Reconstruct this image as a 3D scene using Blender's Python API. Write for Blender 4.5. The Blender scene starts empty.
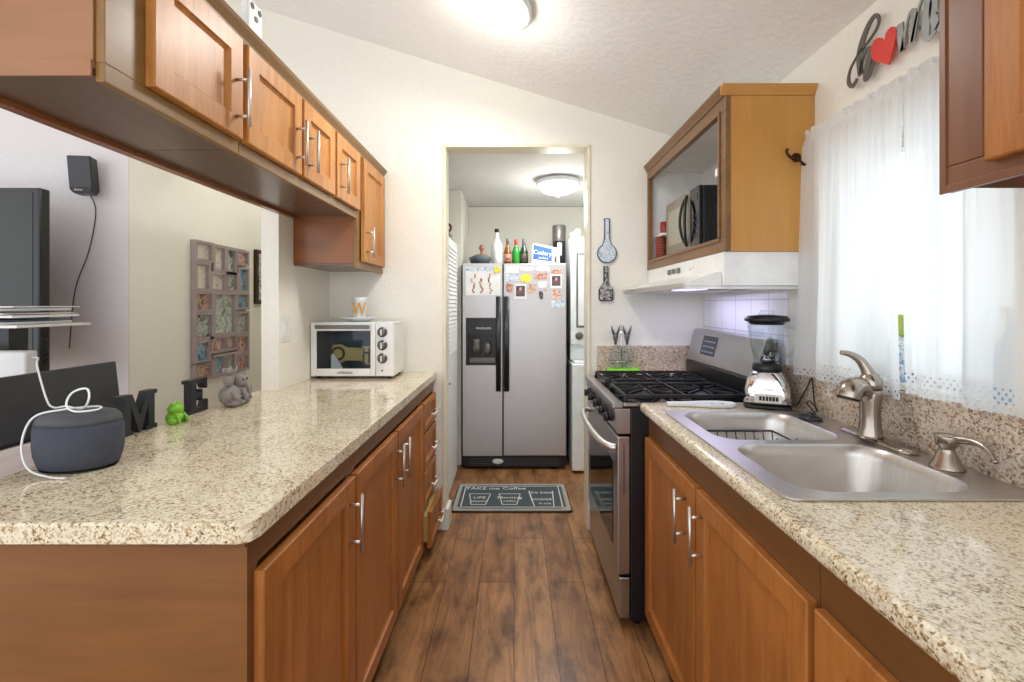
import bpy, bmesh, math, random
from mathutils import Vector, Matrix
random.seed(7)
PI = math.pi
sc = bpy.context.scene
COL = sc.collection

# ------------------------------------------------------------------ camera, world, exposure
cam_d = bpy.data.cameras.new('camera')
cam = bpy.data.objects.new('camera', cam_d); COL.objects.link(cam)
cam.location = (0, 0, 1.33); cam.rotation_euler = (PI/2, 0, 0)
cam_d.sensor_width = 36; cam_d.lens = 36*460/1024
cam_d.shift_x = -2/1024; cam_d.shift_y = -37/1024
cam_d.clip_start = 0.02
sc.camera = cam
wd = bpy.data.worlds.new('world'); sc.world = wd; wd.use_nodes = True
# overcast daylight: brighter on the window side of the house
wn = wd.node_tree.nodes; wl = wd.node_tree.links
wtc = wn.new('ShaderNodeTexCoord'); wsp = wn.new('ShaderNodeSeparateXYZ'); wl.new(wtc.outputs['Generated'], wsp.inputs[0])
wmr = wn.new('ShaderNodeMapRange'); wmr.interpolation_type = 'SMOOTHSTEP'
for i_, v_ in ((1, .35), (2, .8), (3, 1.85), (4, 2.1)): wmr.inputs[i_].default_value = v_
wl.new(wsp.outputs[0], wmr.inputs[0]); wl.new(wmr.outputs[0], wn['Background'].inputs[1])
wn['Background'].inputs[0].default_value = (0.94, 0.965, 1.0, 1)
sc.view_settings.view_transform = 'Standard'
sc.view_settings.look = 'None'
sc.view_settings.gamma = 1
sc.view_settings.use_curve_mapping = False
sc.view_settings.exposure = 0.2
sc.cycles.max_bounces = 10
sc.cycles.diffuse_bounces = 6
sc.cycles.transparent_max_bounces = 16
sc.cycles.sample_clamp_indirect = 6
sc.cycles.caustics_reflective = False
sc.cycles.caustics_refractive = False
try: sc.cycles.use_denoising = True
except Exception: pass

# ------------------------------------------------------------------ materials
def lin(c):
    return tuple(((v/255)/12.92 if v/255 <= .04045 else ((v/255+.055)/1.055)**2.4) for v in c) + (1,)
class NT:
    def __init__(s, name):
        s.m = bpy.data.materials.new(name); s.m.use_nodes = True
        s.t = s.m.node_tree; s.n = s.t.nodes; s.b = s.n['Principled BSDF']; s.out = s.n['Material Output']
    def add(s, kind, **kw):
        nd = s.n.new(kind)
        for k, v in kw.items():
            if k in nd.inputs.keys(): nd.inputs[k].default_value = v
            else: setattr(nd, k, v)
        return nd
    def link(s, a, b): s.t.links.new(a, b)
    def coords(s, scale=(1,1,1), kind='Object', rot=(0,0,0)):
        tc = s.add('ShaderNodeTexCoord'); mp = s.add('ShaderNodeMapping')
        mp.inputs['Scale'].default_value = scale; mp.inputs['Rotation'].default_value = rot
        s.link(tc.outputs[kind], mp.inputs[0]); return mp.outputs[0]
    def ramp(s, fac, stops, interp='LINEAR'):
        r = s.add('ShaderNodeValToRGB'); r.color_ramp.interpolation = interp
        els = r.color_ramp.elements
        while len(els) > 1: els.remove(els[-1])
        els[0].position = stops[0][0]; els[0].color = stops[0][1]
        for p, c in stops[1:]:
            e = els.new(p); e.color = c
        s.link(fac, r.inputs[0]); return r.outputs[0]
    def bump(s, h, strength=.2, dist=.01):
        b = s.add('ShaderNodeBump'); b.inputs['Strength'].default_value = strength; b.inputs['Distance'].default_value = dist
        s.link(h, b.inputs['Height']); s.link(b.outputs[0], s.b.inputs['Normal'])
def setp(b, **kw):
    for k, v in kw.items():
        for nm in b.inputs.keys():
            if nm.lower().replace(' ', '_') == k: b.inputs[nm].default_value = v
def plain(name, c, rough=.5, metal=0, **kw):
    t = NT(name); setp(t.b, base_color=lin(c), roughness=rough, metallic=metal, **kw)
    # tiny procedural variation so nothing is perfectly uniform
    nz = t.add('ShaderNodeTexNoise', Scale=14.0, Detail=3.0); t.link(t.coords(), nz.inputs[0])
    l = lin(c); d = tuple(x*.9 for x in l[:3])+(1,)
    t.link(t.ramp(nz.outputs[0], [(.3, d), (.7, l)]), t.b.inputs['Base Color'])
    return t.m
def wood(name, c1, c2, axis='z', rough=.42, scale=1.0, coat=.12):
    t = NT(name)
    sca = {'z': (9, 9, .9), 'y': (9, .9, 9), 'x': (.9, 9, 9)}[axis]
    co = t.coords(tuple(v*scale for v in sca))
    n1 = t.add('ShaderNodeTexNoise', Scale=2.2, Detail=6.0, Roughness=.62, Distortion=.8); t.link(co, n1.inputs[0])
    n2 = t.add('ShaderNodeTexNoise', Scale=22.0, Detail=3.0); t.link(co, n2.inputs[0])
    n3 = t.add('ShaderNodeTexNoise', Scale=2.5, Detail=2.0); t.link(t.coords((1,1,1)), n3.inputs[0])
    a = t.add('ShaderNodeMath', operation='MULTIPLY_ADD'); t.link(n2.outputs[0], a.inputs[0]); a.inputs[1].default_value = .25; t.link(n1.outputs[0], a.inputs[2])
    a2 = t.add('ShaderNodeMath', operation='MULTIPLY_ADD'); t.link(n3.outputs[0], a2.inputs[0]); a2.inputs[1].default_value = .5; t.link(a.outputs[0], a2.inputs[2])
    t.link(t.ramp(a2.outputs[0], [(.55, lin(c2)), (1.15, lin(c1))]), t.b.inputs['Base Color'])
    setp(t.b, roughness=rough, coat_weight=coat*.6, coat_roughness=.25, specular_ior_level=.35)
    t.bump(n1.outputs[0], .04, .002)
    return t.m
def granite(name, base, mid, dark, rust, scale=1.0):
    t = NT(name); co = t.coords((scale,)*3)
    v1 = t.add('ShaderNodeTexVoronoi', Scale=230.0); t.link(co, v1.inputs['Vector'])
    n1 = t.add('ShaderNodeTexNoise', Scale=95.0, Detail=4.0, Roughness=.7); t.link(co, n1.inputs[0])
    n2 = t.add('ShaderNodeTexNoise', Scale=9.0, Detail=3.0); t.link(co, n2.inputs[0])
    sep = t.add('ShaderNodeSeparateColor'); t.link(v1.outputs['Color'], sep.inputs[0])
    ad = t.add('ShaderNodeMath', operation='MULTIPLY_ADD'); t.link(sep.outputs[0], ad.inputs[0]); ad.inputs[1].default_value = .42; t.link(n1.outputs[0], ad.inputs[2])
    ad2 = t.add('ShaderNodeMath', operation='MULTIPLY_ADD'); t.link(n2.outputs[0], ad2.inputs[0]); ad2.inputs[1].default_value = .32; t.link(ad.outputs[0], ad2.inputs[2])
    c = t.ramp(ad2.outputs[0], [(.53, lin(dark)), (.62, lin(rust)), (.74, lin(mid)), (.87, lin(base)), (1.05 if 0 else 1.0, lin(tuple(min(255, v+14) for v in base)))])
    t.link(c, t.b.inputs['Base Color']); setp(t.b, roughness=.11, coat_weight=.3, coat_roughness=.05)
    return t.m
def wallpaint(name, c, bump=.12, sc_=60, rough=.75):
    t = NT(name); nz = t.add('ShaderNodeTexNoise', Scale=float(sc_), Detail=4.0, Roughness=.6); t.link(t.coords(), nz.inputs[0])
    l = lin(c); t.link(t.ramp(nz.outputs[0], [(.35, tuple(x*.96 for x in l[:3])+(1,)), (.65, l)]), t.b.inputs['Base Color'])
    setp(t.b, roughness=rough); t.bump(nz.outputs[0], bump, .01); return t.m
M = {}
M['wall'] = wallpaint('cream_wall_paint', (240, 238, 228))
M['wall_grey'] = wallpaint('grey_wall_paint', (222, 218, 219))
M['ceiling'] = wallpaint('textured_ceiling', (248, 248, 245), .45, 38)
M['trimpaint'] = plain('cream_trim_paint', (238, 232, 208), .4)
M['base_white'] = plain('white_trim_paint', (240, 238, 228), .4)
M['white'] = plain('white_enamel', (240, 241, 240), .25)
M['white_matte'] = plain('white_plastic', (236, 236, 234), .5)
M['black'] = plain('black_plastic', (24, 25, 27), .35)
M['laptop_black'] = plain('laptop_black', (44, 45, 48), .45)
M['black_gloss'] = plain('black_gloss', (12, 13, 15), .08)
M['iron'] = plain('cast_iron', (26, 26, 28), .5)
M['black_letter'] = plain('black_painted_wood', (36, 38, 41), .55)
M['door_up'] = wood('honey_maple', (200, 140, 76), (154, 94, 42))
M['door_low'] = wood('reddish_maple', (176, 112, 54), (132, 76, 32))
M['frame_up'] = wood('golden_brown_frame', (140, 106, 60), (112, 80, 40), 'y', .38, .5, .2)
M['frame_low'] = wood('brown_frame', (118, 80, 46), (94, 60, 32), 'y', .35, .5)
M['panel_up'] = wood('tan_cabinet_side', (158, 112, 78), (136, 92, 60), 'x', .4, .4, .2)
M['panel_low'] = wood('brown_end_panel', (130, 86, 46), (106, 66, 32), 'x', .42, .35)
M['panel_honey'] = wood('honey_cabinet_side', (200, 148, 78), (180, 124, 60), 'z', .35, .3, .3)
M['panel_drop'] = wood('reddish_cabinet_side', (142, 88, 50), (112, 64, 34), 'x', .3, .4, .4)
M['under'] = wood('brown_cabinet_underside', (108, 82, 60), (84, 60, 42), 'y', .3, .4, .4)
M['frame_hood'] = wood('grey_brown_frame', (132, 98, 66), (104, 74, 46), 'y', .35, .8)
M['frame_near'] = wood('dark_brown_frame', (126, 84, 60), (108, 68, 46), 'z', .4, .5, .2)
M['granite'] = granite('speckled_cream_granite', (218, 208, 184), (196, 178, 144), (88, 72, 54), (150, 118, 74), 1.2)
M['granite_splash'] = granite('speckled_brown_granite', (206, 188, 168), (176, 154, 132), (84, 70, 60), (138, 108, 82))
M['nickel'] = plain('brushed_nickel', (222, 218, 212), .4, 1)
M['nickel_dark'] = plain('faucet_nickel', (176, 166, 154), .22, 1)
M['chrome'] = plain('chrome', (225, 225, 228), .08, 1)
def brushed(name, c, rough, sc_):
    t = NT(name); nz = t.add('ShaderNodeTexNoise', Scale=3.0, Detail=4.0); t.link(t.coords(sc_), nz.inputs[0])
    l = lin(c); t.link(t.ramp(nz.outputs[0], [(.3, tuple(x*.88 for x in l[:3])+(1,)), (.7, l)]), t.b.inputs['Base Color'])
    setp(t.b, roughness=rough, metallic=1); t.bump(nz.outputs[0], .03, .001); return t.m
M['steel_fridge'] = brushed('brushed_steel_fridge', (200, 198, 200), .42, (2, 2, 120))
M['steel'] = brushed('brushed_steel', (186, 184, 184), .28, (3, 120, 3))
M['steel_sink'] = brushed('brushed_steel_sink', (212, 208, 204), .34, (3, 60, 3))
M['red'] = plain('red_paint', (228, 58, 46), .4)
M['greymetal'] = plain('pewter_metal', (112, 108, 104), .35, .6)
M['silvermetal'] = plain('silver_metal', (165, 168, 168), .4, .5)
M['fabric'] = wallpaint('charcoal_fabric', (66, 70, 82), .4, 500, .9)
M['rubber'] = plain('grey_rubber_cap', (70, 72, 78), .6)
M['green'] = plain('lime_ceramic', (126, 190, 50), .3)
M['green_cloth'] = plain('lime_cloth', (150, 236, 60), .8)
M['elephant'] = plain('grey_stone', (136, 130, 128), .6)
M['paper'] = plain('white_paper', (238, 238, 238), .8)
M['bluepaper'] = plain('blue_paper', (96, 108, 132), .7)
M['gold'] = plain('gold_paint', (222, 160, 50), .4)
M['greyplate'] = plain('white_ceramic', (226, 230, 232), .2)
M['frame_lilac'] = plain('grey_lilac_wood', (168, 154, 152), .5)
M['tan'] = plain('tan_wood', (206, 178, 112), .6)
M['brown'] = plain('brown_paint', (92, 58, 36), .5)
M['ovendark'] = plain('oven_cavity', (120, 126, 130), .5, .2)
M['bronze'] = plain('oil_rubbed_bronze', (70, 42, 24), .35, .7)
M['wicker'] = plain('red_brown_wicker', (140, 66, 46), .7)
M['weather'] = wood('whitewashed_wood', (216, 208, 206), (176, 166, 164), 'y', .6, 1, 0)
M['slate'] = wallpaint('slate_mat', (74, 84, 90), .3, 300, .9)
M['matedge'] = plain('mat_grey_border', (168, 164, 156), .9)
M['chalk'] = plain('chalk_white', (226, 226, 220), .9)
M['mw_grey'] = plain('grey_microwave_door', (146, 138, 124), .35, .1)
M['mw_window'] = plain('beige_microwave_window', (176, 172, 154), .3)
M['blue_dark'] = plain('dark_blue_plastic', (30, 36, 54), .15)
M['board'] = wallpaint('closet_white', (232, 236, 238), .1, 40, .5)
M['washer'] = plain('washer_enamel', (232, 238, 242), .25)
def glassmat(name, tint=(1, 1, 1), gloss=.12, dens=.05):
    t = NT(name); t.n.remove(t.b)
    tr = t.add('ShaderNodeBsdfTransparent'); tr.inputs[0].default_value = tint + (1,)
    gl = t.add('ShaderNodeBsdfGlossy'); gl.inputs['Roughness'].default_value = .03
    lw_ = t.add('ShaderNodeLayerWeight'); fr = t.add('ShaderNodeMath', operation='POWER'); t.link(lw_.outputs['Facing'], fr.inputs[0]); fr.inputs[1].default_value = 3.5
    fr2 = t.add('ShaderNodeMath', operation='MULTIPLY'); t.link(fr.outputs[0], fr2.inputs[0]); fr2.inputs[1].default_value = .55; fr = fr2
    ad = t.add('ShaderNodeMath', operation='ADD'); t.link(fr.outputs[0], ad.inputs[0]); ad.inputs[1].default_value = dens
    mx = t.add('ShaderNodeMixShader'); t.link(ad.outputs[0], mx.inputs[0]); t.link(tr.outputs[0], mx.inputs[1]); t.link(gl.outputs[0], mx.inputs[2])
    t.link(mx.outputs[0], t.out.inputs[0]); return t.m
M['glass'] = glassmat('clear_glass', (.93, .96, .96), dens=.04)
M['ovenglass'] = glassmat('oven_door_glass', (.8, .84, .87), dens=.02)
M['amber'] = plain('amber_glass', (150, 88, 30), .08, transmission_weight=.3)
M['bottle_green'] = plain('green_glass', (48, 150, 52), .08)
M['bottle_dark'] = plain('dark_green_glass', (38, 74, 52), .08, transmission_weight=.2)
M['bottle_white'] = plain('frosted_white_bottle', (236, 240, 240), .25)
M['cap_red'] = plain('red_cap', (214, 60, 50), .4)
M['cap_grey'] = plain('grey_cap', (110, 112, 110), .4)
def emis(name, c, st):
    t = NT(name); setp(t.b, base_color=(.9, .9, .9, 1), roughness=.3, emission_color=lin(c), emission_strength=st); return t.m
M['lampglass'] = emis('lit_frosted_glass', (255, 250, 240), 1.6)
M['hoodlamp'] = emis('hood_lamp', (190, 185, 255), 1.5)
M['display'] = plain('dark_display', (40, 46, 54), .1)
M['lcd'] = plain('display_print', (150, 170, 180), .5)
# floor planks
t = NT('walnut_plank_floor')
co = t.coords((1, 1, 1), rot=(0, 0, PI/2))
bk = t.add('ShaderNodeTexBrick', offset=.37, offset_frequency=2); bk.inputs['Scale'].default_value = 1
bk.inputs['Brick Width'].default_value = 1.1; bk.inputs['Row Height'].default_value = .165; bk.inputs['Mortar Size'].default_value = .0016
bk.inputs['Color1'].default_value = lin((212, 172, 128)); bk.inputs['Color2'].default_value = lin((184, 144, 104)); bk.inputs['Mortar'].default_value = lin((90, 62, 42))
t.link(co, bk.inputs['Vector'])
n1 = t.add('ShaderNodeTexNoise', Scale=3.2, Detail=8.0, Roughness=.65, Distortion=1.2); t.link(t.coords((5, .8, 1)), n1.inputs[0])
n2 = t.add('ShaderNodeTexNoise', Scale=4.5, Detail=4.0, Roughness=.6); t.link(t.coords((1.8, 1, 1)), n2.inputs[0])
m1 = t.ramp(n1.outputs[0], [(.3, lin((150, 128, 112))), (.55, lin((224, 212, 200))), (.75, lin((255, 240, 220)))])
m2 = t.ramp(n2.outputs[0], [(.32, lin((160, 144, 132))), (.5, lin((235, 226, 215))), (.7, lin((255, 246, 232)))])
mx = t.add('ShaderNodeMix', data_type='RGBA', blend_type='MULTIPLY'); mx.inputs[0].default_value = 1
t.link(bk.outputs[0], mx.inputs[6]); t.link(m1, mx.inputs[7])
mx2 = t.add('ShaderNodeMix', data_type='RGBA', blend_type='MULTIPLY'); mx2.inputs[0].default_value = .9
t.link(mx.outputs[2], mx2.inputs[6]); t.link(m2, mx2.inputs[7])
t.link(mx2.outputs[2], t.b.inputs['Base Color']); setp(t.b, roughness=.33); t.bump(n1.outputs[0], .08, .003)
M['floor'] = t.m
# tiles
t = NT('white_square_tile')
bk = t.add('ShaderNodeTexBrick', offset=0.0); bk.inputs['Scale'].default_value = 1
bk.inputs['Brick Width'].default_value = .15; bk.inputs['Row Height'].default_value = .15; bk.inputs['Mortar Size'].default_value = .0025
bk.inputs['Color1'].default_value = lin((236, 236, 240)); bk.inputs['Color2'].default_value = lin((232, 232, 238)); bk.inputs['Mortar'].default_value = lin((196, 194, 206))
t.link(t.coords((1, 1, 1), rot=(0, PI/2, PI/2)), bk.inputs['Vector'])
tc = t.add('ShaderNodeTexCoord'); sp = t.add('ShaderNodeSeparateXYZ'); cb = t.add('ShaderNodeCombineXYZ')
t.link(tc.outputs['Object'], sp.inputs[0]); t.link(sp.outputs[1], cb.inputs[0]); t.link(sp.outputs[2], cb.inputs[1]); t.link(cb.outputs[0], bk.inputs['Vector'])
t.link(bk.outputs[0], t.b.inputs['Base Color']); setp(t.b, roughness=.15)
M['tile'] = t.m
# curtain
def curtain_mat():
    t = NT('sheer_white_curtain'); t.n.remove(t.b)
    df = t.add('ShaderNodeBsdfDiffuse'); df.inputs[0].default_value = lin((246, 246, 246))
    tl = t.add('ShaderNodeBsdfTranslucent'); tl.inputs[0].default_value = lin((244, 247, 250))
    tr = t.add('ShaderNodeBsdfTransparent')
    a = t.add('ShaderNodeMixShader'); a.inputs[0].default_value = .62; t.link(df.outputs[0], a.inputs[1]); t.link(tl.outputs[0], a.inputs[2])
    b = t.add('ShaderNodeMixShader'); b.inputs[0].default_value = .07; t.link(a.outputs[0], b.inputs[1]); t.link(tr.outputs[0], b.inputs[2])
    # crochet lace holes in the hem
    uv = t.add('ShaderNodeTexCoord'); sp = t.add('ShaderNodeSeparateXYZ'); t.link(uv.outputs['UV'], sp.inputs[0])
    def sn(src, k, ph=0.0):
        m = t.add('ShaderNodeMath', operation='MULTIPLY_ADD'); t.link(src, m.inputs[0]); m.inputs[1].default_value = k; m.inputs[2].default_value = ph
        s_ = t.add('ShaderNodeMath', operation='SINE'); t.link(m.outputs[0], s_.inputs[0]); return s_.outputs[0]
    su = sn(sp.outputs[0], 2*PI/.0165); sv = sn(sp.outputs[1], 2*PI/.021, .6)
    mu = t.add('ShaderNodeMath', operation='MULTIPLY'); t.link(su, mu.inputs[0]); t.link(sv, mu.inputs[1])
    nz = t.add('ShaderNodeTexNoise', Scale=38.0, Detail=1.0); t.link(uv.outputs['UV'], nz.inputs[0])
    ad = t.add('ShaderNodeMath', operation='ADD'); t.link(mu.outputs[0], ad.inputs[0]); t.link(nz.outputs[0], ad.inputs[1])
    g = t.add('ShaderNodeMath', operation='GREATER_THAN'); t.link(ad.outputs[0], g.inputs[0]); g.inputs[1].default_value = .93
    l = t.add('ShaderNodeMath', operation='LESS_THAN'); t.link(sp.outputs[1], l.inputs[0]); l.inputs[1].default_value = .058
    l2 = t.add('ShaderNodeMath', operation='GREATER_THAN'); t.link(sp.outputs[1], l2.inputs[0]); l2.inputs[1].default_value = .006
    h = t.add('ShaderNodeMath', operation='MULTIPLY'); t.link(g.outputs[0], h.inputs[0]); t.link(l.outputs[0], h.inputs[1])
    h2 = t.add('ShaderNodeMath', operation='MULTIPLY'); t.link(h.outputs[0], h2.inputs[0]); t.link(l2.outputs[0], h2.inputs[1])
    c = t.add('ShaderNodeMixShader'); t.link(h2.outputs[0], c.inputs[0]); t.link(b.outputs[0], c.inputs[1]); t.link(tr.outputs[0], c.inputs[2])
    t.link(c.outputs[0], t.out.inputs[0]); return t.m
M['curtain'] = curtain_mat()
def louver(name):
    t = NT(name); wv = t.add('ShaderNodeTexWave', wave_type='BANDS', bands_direction='Z'); wv.inputs['Scale'].default_value = 10
    t.link(t.coords(), wv.inputs[0]); t.link(t.ramp(wv.outputs[1], [(0, lin((190, 194, 194))), (.4, lin((232, 234, 232)))]), t.b.inputs['Base Color'])
    t.bump(wv.outputs[1], .6, .01); setp(t.b, roughness=.5); return t.m
def photomat(name, cols, scale=17.0):
    t = NT(name); nz = t.add('ShaderNodeTexNoise', Scale=scale, Detail=3.0, Distortion=1.5); t.link(t.coords(), nz.inputs[0])
    k = len(cols); t.link(t.ramp(nz.outputs[0], [(.3+.4*i/(k-1), lin(c)) for i, c in enumerate(cols)]), t.b.inputs['Base Color'])
    setp(t.b, roughness=.3); return t.m
M['ph1'] = photomat('photo_people', [(70, 50, 60), (190, 130, 110), (225, 200, 190), (120, 90, 110)])
M['ph2'] = photomat('photo_landscape', [(60, 80, 70), (150, 155, 140), (205, 210, 205), (120, 130, 110)])
M['ph3'] = photomat('photo_sky', [(60, 84, 100), (100, 140, 176), (170, 190, 205), (90, 100, 96)])
M['ph4'] = photomat('photo_faded', [(190, 180, 165), (216, 208, 196), (226, 222, 214), (170, 160, 150)])
M['ph5'] = photomat('photo_warm', [(100, 70, 66), (176, 128, 104), (216, 186, 160), (120, 92, 100)])
M['mag_red'] = photomat('magnet_red', [(70, 30, 30), (170, 70, 50), (220, 190, 170), (110, 60, 50)], 60)
M['mag_lav'] = photomat('magnet_lavender', [(120, 110, 160), (210, 200, 225), (235, 232, 240), (160, 150, 190)], 60)
M['mag_pale'] = photomat('magnet_pale', [(170, 160, 160), (235, 230, 225), (240, 238, 235), (200, 170, 180)], 60)
M['mag_blue'] = photomat('magnet_blue', [(60, 100, 160), (170, 195, 215), (235, 238, 240), (90, 130, 180)], 60)
M['mag_yel'] = photomat('magnet_yellow', [(150, 130, 30), (235, 215, 60), (240, 225, 80), (160, 140, 40)], 60)
M['mag_dark'] = photomat('magnet_dark', [(30, 28, 30), (60, 50, 50), (110, 90, 80), (40, 40, 44)], 60)
M['portrait'] = photomat('portrait_navy', [(30, 30, 60), (50, 50, 90), (130, 90, 80), (40, 40, 70)], 40)
M['portrait_face'] = plain('portrait_face', (205, 150, 125), .6)
M['blueware'] = photomat('blue_patterned_ceramic', [(70, 110, 160), (190, 208, 226), (236, 238, 240), (90, 130, 180)], 90)
M['darkware'] = photomat('black_white_ceramic', [(30, 30, 30), (40, 40, 42), (210, 210, 208), (36, 36, 38)], 70)
M['boxblue'] = plain('blue_box_print', (50, 96, 168), .4)
M['potred'] = plain('red_pottery', (150, 50, 40), .4)
M['leather'] = plain('blue_plastic_bottle', (150, 195, 228), .3)
M['yellowgreen'] = plain('yellow_green_plastic', (176, 196, 80), .3)
M['rope'] = plain('white_cable', (236, 238, 238), .45)

# ------------------------------------------------------------------ mesh builder
ORG = {}
def V(*a): return Vector(a)
class MB:
    def __init__(s): s.v = []; s.f = []; s.sm = []; s.mi = []; s.mat = 0
    def face(s, idx, smooth=False): s.f.append(tuple(idx)); s.sm.append(smooth); s.mi.append(s.mat)
    def addv(s, p): s.v.append(tuple(p)); return len(s.v)-1
    def box(s, x0, x1, y0, y1, z0, z1):
        if x0 > x1: x0, x1 = x1, x0
        if y0 > y1: y0, y1 = y1, y0
        if z0 > z1: z0, z1 = z1, z0
        b = len(s.v)
        for z in (z0, z1):
            for x, y in ((x0, y0), (x1, y0), (x1, y1), (x0, y1)): s.v.append((x, y, z))
        for q in ((3, 2, 1, 0), (4, 5, 6, 7), (0, 1, 5, 4), (1, 2, 6, 5), (2, 3, 7, 6), (3, 0, 4, 7)): s.face([b+i for i in q])
        return s
    def loft(s, rings, cap0=True, cap1=True, smooth=True, closed=True):
        n = len(rings[0]); ids = [[s.addv(p) for p in r] for r in rings]
        for a, b in zip(ids, ids[1:]):
            for i in range(n if closed else n-1):
                j = (i+1) % n; s.face((a[i], a[j], b[j], b[i]), smooth)
        if cap0: s.face(list(reversed(ids[0])), False)
        if cap1: s.face(ids[-1], False)
        return s
    def cyl(s, p0, p1, r0, r1=None, n=16, caps=True, smooth=True):
        r1 = r0 if r1 is None else r1; p0 = Vector(p0); p1 = Vector(p1); d = (p1-p0).normalized()
        u = d.orthogonal().normalized(); w = d.cross(u)
        rg = [[c + (u*math.cos(2*PI*i/n)+w*math.sin(2*PI*i/n))*r for i in range(n)] for c, r in ((p0, r0), (p1, r1))]
        return s.loft(rg, caps, caps, smooth)
    def lathe(s, prof, c=(0, 0, 0), axis=(0, 0, 1), n=28, cap0=True, cap1=True, sx=1, sy=1):
        d = Vector(axis).normalized(); u = V(1, 0, 0) if abs(d.z) > .9 else d.orthogonal().normalized(); w = d.cross(u); c = Vector(c)
        rg = [[c + d*h + (u*math.cos(2*PI*i/n)*sx + w*math.sin(2*PI*i/n)*sy)*max(r, 1e-4) for i in range(n)] for r, h in prof]
        return s.loft(rg, cap0, cap1, True)
    def tube(s, pts, r, n=8, flat=1.0):
        pts = [Vector(p) for p in pts]; k = len(pts); rs = r if isinstance(r, (list, tuple)) else [r]*k
        prev = None; rg = []
        for i, p in enumerate(pts):
            tdir = (pts[min(i+1, k-1)]-pts[max(i-1, 0)]).normalized()
            if prev is None: u = tdir.orthogonal().normalized()
            else:
                u = prev - tdir*prev.dot(tdir); u = u.normalized() if u.length > 1e-6 else tdir.orthogonal().normalized()
            prev = u; w = tdir.cross(u)
            rg.append([p+(u*math.cos(2*PI*j/n)+w*math.sin(2*PI*j/n)*flat)*rs[i] for j in range(n)])
        return s.loft(rg)
    def ell(s, c, r, n=18, m=10, rot=None):
        c = Vector(c); R = rot or Matrix.Identity(3); rg = []
        for k in range(m+1):
            th = PI*k/m; z = -math.cos(th); q = max(math.sin(th), .01)
            rg.append([c + R @ V(r[0]*q*math.cos(2*PI*i/n), r[1]*q*math.sin(2*PI*i/n), r[2]*z) for i in range(n)])
        return s.loft(rg)
    def prism(s, poly, f, a, b, smooth=False):
        """poly: 2D points, f(u,v,w)->3D, extruded from w=a to w=b"""
        bm = bmesh.new(); vs = [bm.verts.new((u, v, 0)) for u, v in poly]
        es = [bm.edges.new((vs[i], vs[(i+1) % len(vs)])) for i in range(len(vs))]
        bmesh.ops.triangle_fill(bm, use_beauty=True, edges=es, use_dissolve=False)
        bm.verts.index_update(); tris = [[v.index for v in fc.verts] for fc in bm.faces]; bm.free()
        A = [s.addv(f(u, v, a)) for u, v in poly]; B = [s.addv(f(u, v, b)) for u, v in poly]
        for tr in tris: s.face([A[i] for i in reversed(tr)]); s.face([B[i] for i in tr])
        n = len(poly)
        for i in range(n): j = (i+1) % n; s.face((A[i], A[j], B[j], B[i]), smooth)
        return s
    def slab(s, outer, holes, z0, z1):
        """horizontal slab with holes"""
        loops = [outer]+holes; bm = bmesh.new(); es = []; allp = []
        for lp in loops:
            vs = [bm.verts.new((p[0], p[1], 0)) for p in lp]; allp += list(lp)
            es += [bm.edges.new((vs[i], vs[(i+1) % len(vs)])) for i in range(len(vs))]
        bmesh.ops.triangle_fill(bm, use_beauty=True, edges=es, use_dissolve=False)
        bm.verts.index_update(); tris = [[v.index for v in fc.verts] for fc in bm.faces]; bm.free()
        A = [s.addv((p[0], p[1], z0)) for p in allp]; B = [s.addv((p[0], p[1], z1)) for p in allp]
        for tr in tris: s.face([A[i] for i in reversed(tr)]); s.face([B[i] for i in tr])
        o = 0
        for lp in loops:
            n = len(lp)
            for i in range(n): j = (i+1) % n; s.face((A[o+i], A[o+j], B[o+j], B[o+i]))
            o += n
        return s
    def xf(s, mat, start=0):
        for i in range(start, len(s.v)): s.v[i] = tuple(mat @ Vector(s.v[i]))
        return s
    def build(s, name, mat, parent=None, bev=0, seg=2, label=None, origin=None):
        org = Vector(ORG[parent.name]) if parent else Vector(origin or (0, 0, 0))
        me = bpy.data.meshes.new(name); me.from_pydata([tuple(Vector(v)-org) for v in s.v], [], s.f)
        for p, sm, mi in zip(me.polygons, s.sm, s.mi): p.use_smooth = sm; p.material_index = mi
        bm = bmesh.new(); bm.from_mesh(me); bmesh.ops.recalc_face_normals(bm, faces=bm.faces); bm.to_mesh(me); bm.free()
        for mm in (mat if isinstance(mat, (list, tuple)) else [mat]): me.materials.append(M[mm] if isinstance(mm, str) else mm)
        o = bpy.data.objects.new(name, me); COL.objects.link(o); ORG[o.name] = tuple(org)
        if parent: o.parent = parent
        else: o.location = org
        if bev:
            b = o.modifiers.new('bevel', 'BEVEL'); b.width = bev; b.segments = seg; b.limit_method = 'ANGLE'; b.angle_limit = math.radians(40)
        if label: o['label'] = label
        return o
def thing(name, label, cat, loc, group=None, rz=0):
    o = bpy.data.objects.new(name, None); COL.objects.link(o); o.location = loc; o.rotation_euler = (0, 0, rz)
    o.empty_display_size = .05; ORG[o.name] = tuple(loc); o['label'] = label; o['category'] = cat
    if group: o['group'] = group
    return o
def tag(o, label, cat, group=None):
    o['label'] = label; o['category'] = cat
    if group: o['group'] = group
    return o
def struct(o): o['kind'] = 'structure'; return o
def box(name, mat, parent, *a, bev=0, seg=2, label=None, origin=None):
    return MB().box(*a).build(name, mat, parent, bev, seg, label, origin)
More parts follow.
